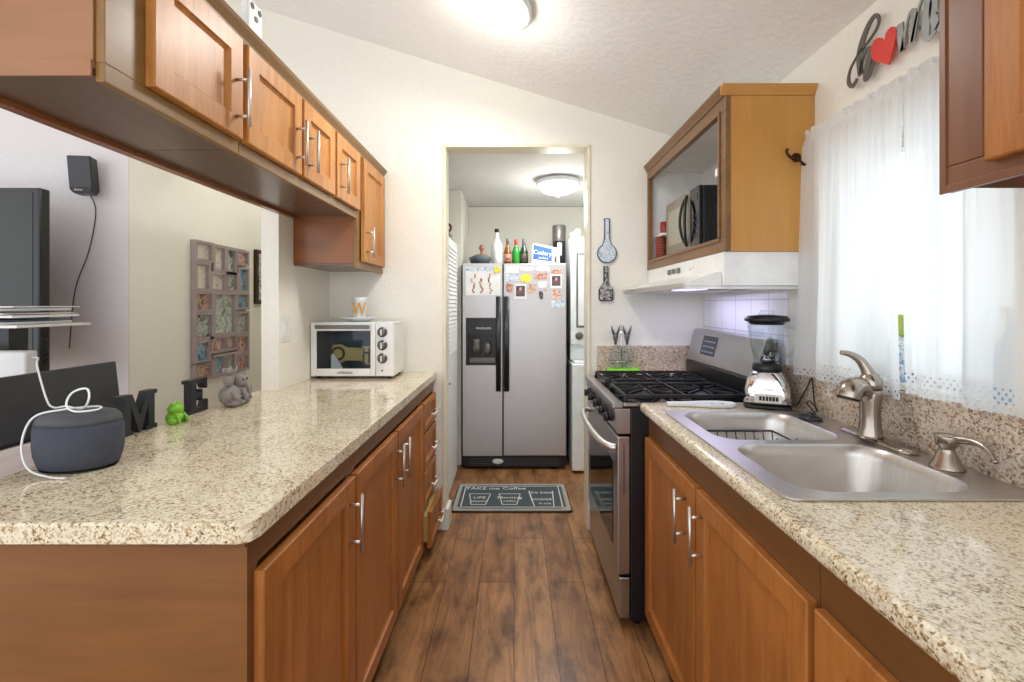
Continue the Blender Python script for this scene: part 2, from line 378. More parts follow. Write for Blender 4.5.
def text(name, body, size, mat, parent, loc, rot, ext=.0004, align='CENTER', shear=0, sx=1):
    """lettering as a mesh part; loc in world, rot = 3x3 matrix"""
    cu = bpy.data.curves.new(name, 'FONT'); cu.body = body; cu.size = size; cu.extrude = ext; cu.align_x = align; cu.align_y = 'CENTER'; cu.shear = shear
    cu.resolution_u = 3
    to = bpy.data.objects.new('tmp', cu); COL.objects.link(to)
    dg = bpy.context.evaluated_depsgraph_get(); dg.update()
    me = bpy.data.meshes.new_from_object(to.evaluated_get(dg)); bpy.data.objects.remove(to); bpy.data.curves.remove(cu)
    me.name = name; org = Vector(ORG[parent.name])
    me.transform(Matrix.Translation(Vector(loc)-org) @ rot.to_4x4() @ Matrix.Diagonal((sx, 1, 1, 1)))
    me.materials.clear(); me.materials.append(M[mat])
    o = bpy.data.objects.new(name, me); COL.objects.link(o); o.parent = parent; ORG[o.name] = tuple(org); return o
RY = Matrix(((1, 0, 0), (0, 0, -1), (0, 1, 0)))       # text plane facing -y (towards the camera)
RXm = Matrix(((0, 0, -1), (-1, 0, 0), (0, 1, 0)))      # text facing -x
RXp = Matrix(((0, 0, 1), (1, 0, 0), (0, 1, 0)))        # text facing +x
def rrect(x0, x1, y0, y1, r, n=6):
    pts = []
    for cx, cy, a in ((x1-r, y0+r, -90), (x1-r, y1-r, 0), (x0+r, y1-r, 90), (x0+r, y0+r, 180)):
        for i in range(n+1):
            t_ = math.radians(a+90*i/n); pts.append((cx+r*math.cos(t_), cy+r*math.sin(t_)))
    return pts
FY = lambda u, v, w: (u, w, v)     # polygon in xz, extruded along y
FX = lambda u, v, w: (w, u, v)     # polygon in yz, extruded along x
def catmull(pts, n=6):
    P = [pts[0]]+list(pts)+[pts[-1]]; out = []
    for i in range(1, len(P)-2):
        p0, p1, p2, p3 = [Vector(P[j]) for j in (i-1, i, i+1, i+2)]
        for k in range(n):
            q = k/n; out.append(.5*((2*p1)+(-p0+p2)*q+(2*p0-5*p1+4*p2-p3)*q*q+(-p0+3*p1-3*p2+p3)*q**3))
    out.append(Vector(P[-2])); return out

# ------------------------------------------------------------------ the room
YW = 2.72; XR = 1.12
def ceil_z(x): return 2.265 + .31*(1.12-x) if x > -1.9 else 2.265+.31*3.02-.31*(-1.9-x)
struct(box('floor', 'floor', None, -4.2, 2.2, -1.6, 5.0, -.06, 0))
# vaulted ceiling
m = MB(); cp = [(1.25, ceil_z(1.25)), (-1.9, ceil_z(-1.9)), (-4.2, ceil_z(-4.2)), (-4.2, ceil_z(-4.2)+.08), (-1.9, ceil_z(-1.9)+.08), (1.25, ceil_z(1.25)+.08)]
m.prism(cp, FY, -2.2, YW); struct(m.build('ceiling', 'ceiling'))
# back wall with the doorway and, far left, the opening to the hall
def wallseg(m, x0, x1, z0, y0=YW, y1=YW+.1, ztop=None):
    m.prism([(x0, z0), (x1, z0), (x1, ceil_z(x1)), (x0, ceil_z(x0))], FY, y0, y1)
m = MB()
DL, DR, DH = -.410, .439, 2.262
wallseg(m, DR, 1.12, 0); wallseg(m, DL, DR, DH); wallseg(m, -1.17, DL, 0); wallseg(m, -1.9, -1.17, 2.2); wallseg(m, -2.0, -1.9, 2.2)
struct(m.build('wall_back', 'wall'))
# right wall with window hole
m = MB(); WY0, WY1, WZ0, WZ1 = 1.03, 1.60, 1.10, 1.84; zt = 2.268
m.box(XR, XR+.13, -.9, WY0, 0, zt).box(XR, XR+.13, WY1, YW, 0, zt).box(XR, XR+.13, WY0, WY1, 0, WZ0).box(XR, XR+.13, WY0, WY1, WZ1, zt)
struct(m.build('wall_right', 'wall'))
# half partition that the counter and upper cabinets end on
struct(box('wall_partition', 'wall', None, -1.17, -1.09, 2.13, YW, 0, 2.08))
# living room walls
m = MB(); m.prism([(-4.2, 0), (-2.101, 0), (-2.101, ceil_z(-2.1)), (-4.2, ceil_z(-4.2))], FY, 2.39, 2.49); m.box(-2.1009, -2.0, 2.385, 2.3915, 0, 3.1)
struct(m.build('wall_living', 'wall_grey'))
m = MB(); m.box(-2.1, -2.0, 2.392, 5.0, 0, 3.12); struct(m.build('wall_hall', 'wall'))
struct(box('wall_hall_end', 'wall', None, -2.0, -1.1, 4.9, 5.0, 0, 3.1))
struct(box('wall_hall_side', 'wall', None, -1.17, -1.07, YW+.1, 4.9, 0, 3.1))
struct(box('ceiling_hall', 'ceiling', None, -2.1, -1.07, YW+.1, 5.0, 3.12, 3.2))
# laundry room
struct(box('wall_laundry_back', 'wall', None, -1.07, 1.25, 4.45, 4.55, 0, 2.27))
struct(box('wall_laundry_right', 'wall', None, 1.15, 1.25, YW+.1, 4.45, 0, 2.27))
struct(box('wall_laundry_jog', 'wall', None, -1.07, -.436, 3.80, 4.45, 0, 2.27))
struct(box('ceiling_laundry', 'ceiling', None, -1.07, 1.25, YW+.1, 4.55, 2.275, 2.33))
# door casing (flat cream trim around the opening, both jambs and head)
m = MB(); cw = .032
m.box(DL-.010, DL+.008, YW-.012, YW+.112, 0, DH).box(DR-.008, DR+.010, YW-.012, YW+.112, 0, DH).box(DL-.01, DR+.01, YW-.012, YW+.112, DH-.008, DH+.014)
struct(m.build('door_1', 'trimpaint', bev=.002))
struct(MB().box(-.50, DL-.008, YW-.016, YW, 0, .125).box(DL-.012, DL+.026, YW-.022, YW+.115, 0, .125).build('baseboard_back', 'base_white', bev=.004))
# window
m = MB(); a = .035
m.box(XR+.06, XR+.10, WY0, WY0+a, WZ0, WZ1).box(XR+.06, XR+.10, WY1-a, WY1, WZ0, WZ1).box(XR+.06, XR+.10, WY0+a, WY1-a, WZ0, WZ0+a).box(XR+.06, XR+.10, WY0+a, WY1-a, WZ1-a, WZ1)
m.box(XR+.065, XR+.095, (WY0+WY1)/2-.015, (WY0+WY1)/2+.015, WZ0+a, WZ1-a)
w = struct(m.build('window_1', 'white_matte', bev=.003))
box('pane', 'glass', w, XR+.078, XR+.082, WY0+a, WY1-a, WZ0+a, WZ1-a)
struct(box('trim_1', 'white_matte', None, XR-.012, XR+.058, WY0, WY1, WZ0-.015, WZ0+.001))

# ------------------------------------------------------------------ cabinet pieces
def door_mesh(y0, y1, z0, z1, xb, xf, fr=.055):
    """shaker door in the yz plane: back at xb, front at xf"""
    d = 1 if xf > xb else -1; m = MB()
    prof = [(0, xb), (0, xf-d*.003), (.003, xf), (fr, xf), (fr+.003, xf-d*.007), (fr+.010, xf-d*.012)]
    rings = [[(x, y0+i, z0+i), (x, y1-i, z0+i), (x, y1-i, z1-i), (x, y0+i, z1-i)] for i, x in prof]
    m.loft(rings, True, True, False); return m
def add_door(parent, y0, y1, z0, z1, xb, xf, mat, hy=None, hz=None, hl=.16, horiz=False, fr=.055, name='door'):
    dr = door_mesh(y0, y1, z0, z1, xb, xf, fr).build(name, mat, parent)
    if hz is not None:
        d = 1 if xf > xb else -1; m = MB(); xo = xf+d*.034
        if horiz:
            m.cyl((xo, hy-hl/2, hz), (xo, hy+hl/2, hz), .0055, n=10)
            for s_ in (-1, 1): m.cyl((xf-d*.001, hy+s_*hl*.32, hz), (xo, hy+s_*hl*.32, hz), .0045, n=8)
        else:
            m.cyl((xo, hy, hz-hl/2), (xo, hy, hz+hl/2), .0055, n=10)
            for s_ in (-1, 1): m.cyl((xf-d*.001, hy, hz+s_*hl*.32), (xo, hy, hz+s_*hl*.32), .0045, n=8)
        m.build('handle', 'nickel', dr, label='brushed nickel bar handle')
    return dr

# left base cabinets (rotated a hair, as the run converges slightly)
RZL = -math.radians(.9); PV = (-.515, .872, 0)
def rotL(m):   # rotate world geometry about PV
    R = Matrix.Translation((.014, 0, 0)) @ Matrix.Translation(PV) @ Matrix.Rotation(RZL, 4, 'Z') @ Matrix.Translation(-Vector(PV)); return m.xf(R)
def lw(m, *a, **k): return rotL(m).build(*a, **k)
def left_base(y0, y1, label, doors, drawers=(), end=False):
    t_ = thing('base_cabinet', label, 'cabinet', (-.8, (y0+y1)/2, 0), 'base cabinets under the left counter')
    lw(MB().box(-1.12, -.535, y0, y1, .10, .888), 'carcass', 'panel_low', t_)
    lw(MB().box(-1.12, -.575, y0+.001, y1-.001, 0, .10), 'toe_kick', 'frame_low', t_)
    m = MB(); m.box(-.535, -.518, y0, y1, .825, .888).box(-.535, -.518, y0, y1, .10, .135).box(-.535, -.518, y0, y0+.03, .135, .825).box(-.535, -.518, y1-.03, y1, .135, .825)
    lw(m, 'face_frame', 'frame_low', t_)
    if end:
        lw(MB().box(-1.12, -.518, y0-.004, y0-.0005, 0.0, .878), 'end_panel', 'panel_low', t_)
        lw(MB().box(-1.12, -.517, y0-.012, y0-.0045, .874, .888), 'edge_strip', 'frame_low', t_)
    for (a, b, hy) in doors:
        xb, xf = -.517, -.497
        dr = rotL(door_mesh(a, b, .075, .815, xb, xf)).build('door', 'door_low', t_)
        m = MB(); xo = xf+.034; m.cyl((xo, hy, .61), (xo, hy, .778), .0055, n=10)
        for z in (.64, .748): m.cyl((xf-.001, hy, z), (xo, hy, z), .0045, n=8)
        lw(m, 'handle', 'nickel', dr, label='brushed nickel bar handle')
    for (a, b, z0, z1, out) in drawers:
        xb, xf = -.517+out, -.497+out
        dr = rotL(door_mesh(a, b, z0, z1, xb, xf, .03)).build('drawer', 'door_low', t_)
        if out: lw(MB().box(-.60, xb+.001, a+.02, b-.02, z0+.02, z1-.03), 'drawer_box', 'tan', dr)
        m = MB(); xo = xf+.034; zc = (z0+z1)/2; m.cyl((xo, (a+b)/2-.08, zc), (xo, (a+b)/2+.08, zc), .0055, n=10)
        for s_ in (-1, 1): m.cyl((xf-.001, (a+b)/2+s_*.05, zc), (xo, (a+b)/2+s_*.05, zc), .0045, n=8)
        lw(m, 'handle', 'nickel', dr, label='brushed nickel bar handle')
    return t_
left_base(.872, 1.39, 'brown base cabinet with single door and end panel at near end of left counter', [(.888, 1.38, 1.335)], end=True)
left_base(1.392, 2.352, 'brown base cabinet with a pair of doors in the middle of left counter', [(1.395, 1.855, 1.815), (1.87, 2.34, 1.91)])
left_base(2.354, 2.70, 'brown stack of four drawers at far end of left counter by doorway', [], [(2.365, 2.685, .665, .815, 0), (2.365, 2.685, .47, .65, 0), (2.365, 2.685, .275, .455, 0), (2.365, 2.685, .075, .26, .035)])
# left counter
ct = MB().slab([(-.51, .838), (-.495, .843), (-.484, .853), (-.478, .87), (-.458, YW-.002), (-1.088, YW-.002), (-1.088, 2.128), (-1.185, 2.128), (-1.185, .838)], [], .89, .93).build('countertop', 'granite', bev=.016, seg=4, origin=(-.8, 1.7, .89))
tag(ct, 'long cream speckled granite countertop on the left, with toaster oven', 'countertop')
struct(box('wall_half', 'wall_grey', None, -1.17, -1.13, .86, 2.128, 0, .888))

# left upper cabinets
XU = -.775; ZB = 1.755; ZT = 2.085
def left_upper(y0, y1, label, doors, z0=ZB, sidemat=None, dep=-1.098, st=.04):
    t_ = thing('wall_cabinet', label, 'cabinet', (-.95, (y0+y1)/2, z0), 'wall cabinets above the left counter')
    m = MB(); m.box(dep, XU-.018, y0, y1, z0+.02, ZT); m.build('carcass', sidemat or 'panel_up', t_)
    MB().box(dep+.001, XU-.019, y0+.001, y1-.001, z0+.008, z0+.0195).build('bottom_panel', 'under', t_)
    m = MB(); m.box(XU-.018, XU, y0, y1, z0-.004, z0+.032).box(XU-.018, XU, y0, y1, ZT-.02, ZT).box(XU-.018, XU, y0, y0+st, z0+.032, ZT-.02).box(XU-.018, XU, y1-.03, y1, z0+.032, ZT-.02)
    m.build('face_frame', 'frame_up', t_, bev=.0015)
    if z0 == ZB: MB().box(dep, dep+.03, y0+.001, y1-.001, z0-.006, z0+.0075).build('back_rail', 'panel_drop', t_)
    for (a, b, hy) in doors:
        add_door(t_, a, b, z0+.032, 2.068, XU+.001, XU+.021, 'door_up', hy, z0+.135 if z0 == ZB else z0+.135, .155)
    return t_
ua = left_upper(.871, 1.294, 'nearest wall cabinet above left counter, single door, tan end panel', [(.966, 1.283, 1.250)], st=.097)
MB().box(-1.098, XU-.018, .866, .8705, 1.775, ZT).box(-1.098, XU-.0175, .861, .866, 1.758, 1.79).build('end_panel', 'panel_up', ua, bev=.001)
left_upper(1.296, 1.955, 'wall cabinet above left counter with two doors whose handles meet', [(1.308, 1.640, 1.600), (1.655, 1.945, 1.693)])
left_upper(1.957, 2.268, 'narrow single-door wall cabinet beside the taller drop cabinet', [(1.967, 2.262, 2.005)])
t_ = left_upper(2.270, YW-.002, 'taller wall cabinet hanging lower against back wall above toaster oven', [(2.325, 2.690, 2.365)], 1.512, 'panel_drop', -1.088)
# crown
m = MB(); prof = [(XU-.002, ZT-.018), (XU+.004, ZT-.018), (XU+.008, ZT+.0), (XU+.022, ZT+.02), (XU+.026, ZT+.03), (XU-.002, ZT+.03)]
m.prism(prof, FY, .869, YW-.002)
tag(m.build('crown_molding', 'frame_up', origin=(XU, 1.8, ZT)), 'golden brown crown strip along top of left wall cabinets', 'molding')
# light rail strip under front edge
# small white device on top of the cabinets
t_ = thing('power_adapter', 'small white box with dark holes on top of left wall cabinets', 'device', (-.81, 1.40, ZT))
box('body', 'white', t_, -.812, -.785, 1.36, 1.44, ZT+.001, 2.245, bev=.008, seg=3)
m = MB()
for yy, zz in ((1.38, 2.225), (1.42, 2.225), (1.40, 2.195)): m.cyl((-.786, yy, zz), (-.783, yy, zz), .009, n=12)
m.build('socket', 'black', t_)

# ------------------------------------------------------------------ right base
XF = .552
def right_base(y0, y1, label, doors, z1=.79):
    t_ = thing('base_cabinet', label, 'cabinet', (.83, (y0+y1)/2, 0), 'base cabinets under the sink counter')
    m = MB().box(XF+.018, 1.11, y0, y0+.016, .1, .888).box(XF+.018, 1.11, y1-.016, y1, .1, .888).box(XF+.018, 1.11, y0+.016, y1-.016, .1, .116).box(1.10, 1.11, y0+.016, y1-.016, .116, .888)
    m.build('carcass', 'panel_low', t_)
    MB().box(XF+.055, 1.10, y0+.001, y1-.001, 0, .0995).build('toe_kick', 'frame_low', t_)
    m = MB().box(XF, XF+.018, y0, y1, z1-.02, .888).box(XF, XF+.018, y0, y1, .1, .14).box(XF, XF+.018, y0, y0+.035, .14, z1-.02).box(XF, XF+.018, y1-.035, y1, .14, z1-.02)
    if len(doors) > 1: m.box(XF, XF+.018, (y0+y1)/2-.02, (y0+y1)/2+.02, .14, z1-.02)
    m.build('face_frame', 'frame_low', t_)
    for (a, b, hy) in doors: add_door(t_, a, b, .07, z1, XF-.001, XF-.021, 'door_low', hy, .673, .168)
right_base(.83, 1.884, 'brown sink cabinet with two worn doors and bar handles beside stove', [(1.357, 1.868, 1.425), (.836, 1.343, 1.300)])
right_base(.22, .828, 'brown base cabinet nearest the viewer on the right, partly out of frame', [(.30, .816, .36)])
SX0, SX1, SY0, SY1 = .552, 1.09, .93, 1.703
hole = rrect(SX0+.02, SX1-.02, SY0+.02, SY1-.02, .03)
ct = MB().slab([(.51, 1.872), (.51, .12), (1.108, .12), (1.108, 1.872)], [hole], .89, .93).build('countertop', 'granite', bev=.016, seg=4, origin=(.8, 1.0, .89))
tag(ct, 'cream speckled granite countertop on the right, holding the steel sink', 'countertop')
sp_ = box('granite_backsplash', 'granite_splash', None, 1.092, 1.117, .12, 1.872, .9305, 1.083, bev=.002, origin=(1.1, 1.0, .93))
tag(sp_, 'low brown speckled granite backsplash under the window curtains', 'backsplash')
sp_ = box('granite_backsplash', 'granite_splash', None, .488, 1.10, YW-.024, YW-.002, .93, 1.085, bev=.002, origin=(.8, 2.70, .93))
tag(sp_, 'brown speckled granite backsplash on back wall behind the stove', 'backsplash')
sp_ = box('tile_backsplash', 'tile', None, 1.108, 1.1195, 1.874, YW-.026, .90, 1.42, origin=(1.11, 2.3, .9))
tag(sp_, 'white square tile backsplash on right wall between stove and hood', 'tiles')
fs = box('countertop_filler', 'granite', None, .50, 1.10, 2.635, YW-.026, .885, .93, bev=.003, origin=(.8, 2.66, .9))
tag(fs, 'thin granite strip between stove and back wall', 'countertop')

# sink
sk = thing('kitchen_sink', 'stainless steel double-bowl drop-in sink in the right counter', 'sink', (.8, 1.32, .93))
B1 = (.600, .975, 1.335, 1.675); B2 = (.600, 1.0, .965, 1.295)
def bowl_loop(b, inset, r, z): return [(x, y, z) for x, y in rrect(b[0]+inset, b[1]-inset, b[2]+inset, b[3]-inset, max(r-inset*.3, .02), 8)]
m = MB().slab(rrect(SX0, SX1, SY0, SY1, .03, 8), [[p[:2] for p in bowl_loop(B1, 0, .07, 0)], [p[:2] for p in bowl_loop(B2, 0, .08, 0)]], .9305, .936)
m.build('rim', 'steel_sink', sk, bev=.0025, seg=2)
for b, r, dpt in ((B1, .07, .15), (B2, .08, .19)):
    m = MB(); m.loft([bowl_loop(b, i, r, .9355-z) for i, z in ((0, 0), (.006, .006), (.012, .03), (.022, dpt-.03), (.035, dpt-.008), (.06, dpt))], False, False)
    # bottom converging to the drain
    last = bowl_loop(b, .06, r, .9355-dpt); c = ((b[0]+b[1])/2, (b[2]+b[3])/2, .9355-dpt-.006)
    n = len(last); ring = [(c[0]+.045*math.cos(math.atan2(p[1]-c[1], p[0]-c[0])), c[1]+.045*math.sin(math.atan2(p[1]-c[1], p[0]-c[0])), c[2]) for p in last]
    m.loft([last, ring], False, True)
    bw = m.build('bowl', 'steel_sink', sk)
    MB().lathe([(.044, 0), (.040, .004), (.030, .001), (.012, .002), (.011, .008), (.0, .009)], (c[0], c[1], c[2]+.001)).build('drain', 'nickel' if b is B1 else 'tan', bw)
# ribs of a black dish rack in the far bowl
t_ = thing('dish_rack', 'black wire dish rack standing in the far sink bowl', 'rack', (.78, 1.5, .79))
m = MB(); z0, z1 = .795, .885; x0, x1, y0, y1 = .65, .905, 1.39, 1.615
for z in (z0+.012, z1): m.tube([(x0, y0, z), (x1, y0, z), (x1, y1, z), (x0, y1, z), (x0, y0, z)], .0035, 6)
for i in range(9):
    x = x0+(x1-x0)*i/8; m.tube([(x, y0, z1), (x, y0+.006, z0+.006), (x, y0+.02, z0), (x, y1-.02, z0), (x, y1, z1)], .002, 6)
    if i % 2 == 0: m.tube([(x, y0+.11, z0), (x, y0+.115, z1-.01), (x+.02, y0+.115, z1+.005), (x+.03, y0+.11, z0)], .002, 6)
m.build('wire_basket', 'black', t_)

# faucet
fx, fy = 1.026, 1.325
f_ = thing('faucet', 'brushed nickel single-lever kitchen faucet on sink deck before curtain', 'faucet', (fx, fy, .936))
m = MB(); m.loft([[(x, y, z) for x, y in rrect(fx-.010+i, fx+.044-i, fy-.13+i, fy+.13-i, .0265-i*.9, 8)] for i, z in ((0, .9365), (0, .941), (.006, .947), (.012, .949))])
m.build('deck_plate', 'nickel_dark', f_)
m = MB(); m.lathe([(.033, .947), (.031, .955), (.026, .985), (.025, 1.02), (.027, 1.05), (.0285, 1.07), (.028, 1.085)], (fx, fy, 0), n=28, cap0=True)
m.build('body', 'nickel_dark', f_)
m = MB(); m.lathe([(.029, 1.086), (.030, 1.10), (.028, 1.115), (.020, 1.128), (.010, 1.134)], (fx, fy, 0))
m.tube(catmull([(fx, fy, 1.115), (fx-.010, fy+.002, 1.142), (fx-.026, fy+.006, 1.168), (fx-.05, fy+.010, 1.184), (fx-.075, fy+.014, 1.189)], 5), [.020-.0135*(i/20)**.7 for i in range(21)], 12)
m.build('lever', 'nickel_dark', f_)
m = MB(); path = catmull([(fx, fy, 1.05), (fx-.02, fy-.003, 1.083), (fx-.044, fy-.008, 1.094), (fx-.066, fy-.012, 1.083), (fx-.074, fy-.014, 1.062)], 5)
m.tube(path, [.022+.0105*min(1, i/16) for i in range(21)], 18)
m.build('spray_head', 'nickel_dark', f_)
m = MB(); e = path[-1]; d = (path[-1]-path[-2]).normalized(); m.cyl(e, e+d*.004, .027, n=18); m.build('aerator', 'black', f_)
# soap dispenser
sx, sy = 1.04, 1.105
t_ = thing('soap_dispenser', 'brushed nickel soap dispenser with curved spout beside the faucet', 'soap dispenser', (sx, sy, .936))
MB().lathe([(.034, .9365), (.033, .94), (.025, .955), (.019, .972), (.015, .98), (.015, .986), (.021, .991), (.024, 1.012), (.023, 1.016), (.0, 1.017)], (sx, sy, 0)).build('pump', 'nickel_dark', t_)
MB().tube(catmull([(sx, sy, 1.005), (sx+.008, sy-.03, 1.012), (sx+.012, sy-.06, 1.014), (sx+.010, sy-.088, 1.004), (sx+.005, sy-.108, .985)], 5), [.011-.006*i/20 for i in range(21)], 10).build('spout', 'nickel_dark', t_)
# black puck + cord
t_ = thing('sink_stopper', 'black rubber stopper lying on sink deck beside blender cord', 'stopper', (1.015, 1.575, .936))
MB().lathe([(.04, .9365), (.041, .942), (.028, .948), (.012, .95), (.01, .958), (0, .96)], (1.015, 1.575, 0), sx=.8).build('disc', 'black', t_)

# spoon rest on the counter
t_ = thing('spoon_rest', 'white oblong spoon rest lying on counter between stove and sink', 'spoon rest', (.74, 1.81, .93), rz=math.radians(0))
def outline(px):  # along x from .62 to .9
    return px
def plate_half(c, pts, wy):
    pass
m = MB(); rings = []
prof = [(.600, .008), (.61, .015), (.645, .017), (.685, .019), (.725, .028), (.76, .036), (.80, .038), (.83, .033), (.855, .020), (.863, .006)]
for off, z in ((0, .9312), (.002, .935), (.004, .944), (-.004, .9455), (-.010, .938), (-.012, .9365)):
    up = [(x, 1.80-(x-.73)*.05+max(w+off, .002)) for x, w in prof]; dn = [(x, 1.80-(x-.73)*.05-max(w+off, .002)) for x, w in reversed(prof)]
    rings.append([(x, y, z) for x, y in up+dn])
m.loft(rings); m.build('dish', 'greyplate', t_)
m = MB()
for i in range(5): m.ell((.765+.014*i, 1.80+.012*math.sin(i*2), .9375), (.005, .007, .0008), 8, 4)
m.build('painted_dots', 'brown', t_)

# ------------------------------------------------------------------ blender appliance
bx_, by_ = .985, 1.793
b_ = thing('countertop_blender', 'chrome blender with clear glass jar and black lid in counter corner', 'blender', (bx_, by_, .93))
def sq(cx, cy, hx, hy, r, z, n=6): return [(x, y, z) for x, y in rrect(cx-hx, cx+hx, cy-hy, cy+hy, r, n)]
Rb = Matrix.Translation((bx_, by_, 0)) @ Matrix.Rotation(math.radians(-25), 4, 'Z') @ Matrix.Translation((-bx_, -by_, 0))
MB().loft([sq(bx_, by_, .082, .068, .03, z) for z in (.9315, .945)]).xf(Rb).build('foot_plate', 'black', b_)
m = MB(); m.loft([sq(bx_, by_, hx, hy, r, z) for hx, hy, r, z in ((.080, .066, .03, .946), (.081, .067, .03, .975), (.078, .065, .03, 1.005), (.068, .058, .035, 1.04), (.052, .05, .035, 1.065), (.046, .046, .04, 1.072))]).xf(Rb)
m.build('motor_base', 'chrome', b_)
m = MB(); m.box(bx_-.045, bx_+.045, by_-.072, by_-.0668, .958, .99).xf(Rb); pl = m.build('control_plate', 'nickel', b_)
m = MB()
for i in range(6): m.box(bx_-.03+i*.011, bx_-.022+i*.011, by_-.0755, by_-.0721, .966, .982)
m.xf(Rb).build('button', 'black', pl)
text('logo', 'Oster', .016, 'black', b_, Rb @ V(bx_, by_-.0665, 1.007), (Matrix.Rotation(math.radians(-25), 3, 'Z') @ Matrix.Rotation(-.17, 3, 'X') @ RY))
MB().lathe([(.050, 1.073), (.052, 1.078), (.048, 1.10), (.044, 1.102)], (bx_, by_, 0)).build('collar', 'black', b_)
m = MB(); m.lathe([(.043, 1.1025), (.046, 1.11), (.058, 1.17), (.067, 1.235), (.069, 1.262), (.066, 1.262), (.063, 1.235), (.054, 1.17), (.041, 1.112), (.0, 1.108)], (bx_, by_, 0), n=16)
m.build('jar', 'glass', b_)
m = MB(); m.tube(catmull([(bx_+.064, by_-.01, 1.245), (bx_+.105, by_-.02, 1.23), (bx_+.108, by_-.02, 1.18), (bx_+.085, by_-.015, 1.135), (bx_+.055, by_-.01, 1.13)], 5), .008, 10); m.build('jar_handle', 'glass', b_)
m = MB(); m.lathe([(.016, 1.109), (.014, 1.118), (.004, 1.122), (.004, 1.126)], (bx_, by_, 0), n=12)
for k in range(4):
    a = k*PI/2; m.tube([(bx_, by_, 1.124), (bx_+.022*math.cos(a), by_+.022*math.sin(a), 1.128), (bx_+.03*math.cos(a), by_+.03*math.sin(a), 1.14+.006*(k % 2))], [.003, .003, .001], 6)
m.build('blade', 'chrome', b_)
m = MB(); m.lathe([(.060, 1.250), (.062, 1.2625), (.078, 1.263), (.079, 1.272), (.070, 1.284), (.03, 1.288), (.0, 1.288)], (bx_, by_, 0)); ld = m.build('lid', 'black', b_)
MB().lathe([(.028, 1.288), (.026, 1.305), (.024, 1.306), (.0, 1.306)], (bx_, by_, 0), n=20).build('lid_cap', 'glass', ld)
m = MB(); m.tube(catmull([(1.072, 1.74, .95), (1.082, 1.70, 1.02), (1.086, 1.68, 1.06), (1.082, 1.665, 1.03), (1.072, 1.64, .975), (1.055, 1.60, .955), (1.035, 1.58, .975), (1.03, 1.60, .992), (1.045, 1.64, .975), (1.06, 1.62, .945), (1.04, 1.60, .942)], 6), .0028, 6)
m.build('power_cord', 'black', b_)

# ------------------------------------------------------------------ stove
SX, SXB = .455, 1.10; Y0, Y1 = 1.888, 2.632
s_ = thing('gas_stove', 'stainless and black gas range with oven between counter and back wall', 'stove', (.78, 2.26, 0))
box('body', 'black', s_, SX+.025, SXB-.01, Y0, Y1, .03, .905, bev=.003)
m = MB()
for yy in (Y0+.04, Y1-.04):
    for xx in (SX+.06, SXB-.06): m.cyl((xx, yy, .0005), (xx, yy, .031), .016, n=12)
m.build('foot', 'black', s_)
box('storage_drawer', 'steel', s_, SX-.022, SX+.024, Y0+.004, Y1-.004, .035, .205, bev=.006)
dr = box('oven_door', 'steel', s_, SX-.030, SX+.024, Y0+.004, Y1-.004, .215, .785, bev=.006)
box('door_window', 'black_gloss', dr, SX-.0325, SX-.0295, Y0+.09, Y1-.09, .30, .66, bev=.001)
m = MB(); m.tube(catmull([(SX-.03, Y0+.03, .735), (SX-.062, Y0+.05, .735), (SX-.082, Y0+.16, .735), (SX-.09, (Y0+Y1)/2, .735), (SX-.082, Y1-.16, .735), (SX-.062, Y1-.05, .735), (SX-.03, Y1-.03, .735)], 6), .015, 12, flat=.8)
m.build('handle', 'nickel', dr)
m = MB()
for i in range(22): m.box(SX-.006, SX+.001, Y0+.0025, Y0+.0045, .55+.0095*i, .554+.0095*i)
m.build('vent_slot', 'black', dr)
# sloped control panel
m = MB(); m.prism([(SX-.028, .795), (SX+.024, .795), (SX+.024, .90), (SX-.044, .90)], FY, Y0+.002, Y1-.002); cp_ = m.build('control_panel', 'steel', s_, bev=.003)
for i, yy in enumerate((Y0+.10, Y0+.22, Y0+.37, Y0+.52, Y0+.64)):
    c = V(SX-.036, yy, .848); d = V(-1, 0, -.15).normalized()
    m = MB(); m.cyl(c, c+d*.010, .024, .022, 20); m.cyl(c+d*.010, c+d*.028, .019, .017, 20)
    q = c+d*.028; m.box(q.x-.004, q.x+.004, q.y-.004, q.y+.004, q.z-.018, q.z+.018); m.build('knob', 'black', cp_)
# cooktop
box('cooktop', 'black_gloss', s_, SX-.003, SXB-.115, Y0+.012, Y1-.012, .906, .914)
m = MB(); m.box(SX-.05, SX-.004, Y0, Y1, .9005, .924).box(SX-.004, SXB-.115, Y0, Y0+.011, .906, .924).box(SX-.004, SXB-.115, Y1-.011, Y1, .906, .924)
m.build('cooktop_rim', 'steel', s_, bev=.005)
for cx in (.585, .84):
    for cy, r in ((Y0+.18, .045), (Y1-.18, .04)):
        m = MB(); m.lathe([(r+.012, .9145), (r+.01, .919), (r, .9215), (r, .928), (r-.006, .932), (0, .932)], (cx, cy, 0), n=24); m.build('burner', 'iron', s_)
def bar(m, p0, p1, w=.009, h=.012):
    p0 = Vector(p0); p1 = Vector(p1); d = (p1-p0).normalized(); n = V(-d.y, d.x, 0).normalized()*w/2; u = V(0, 0, h/2)
    m.loft([[p+n+u, p-n+u, p-n-u, p+n-u] for p in (p0, p1)], smooth=False)
zg = .946
ymid = (Y0+Y1)/2
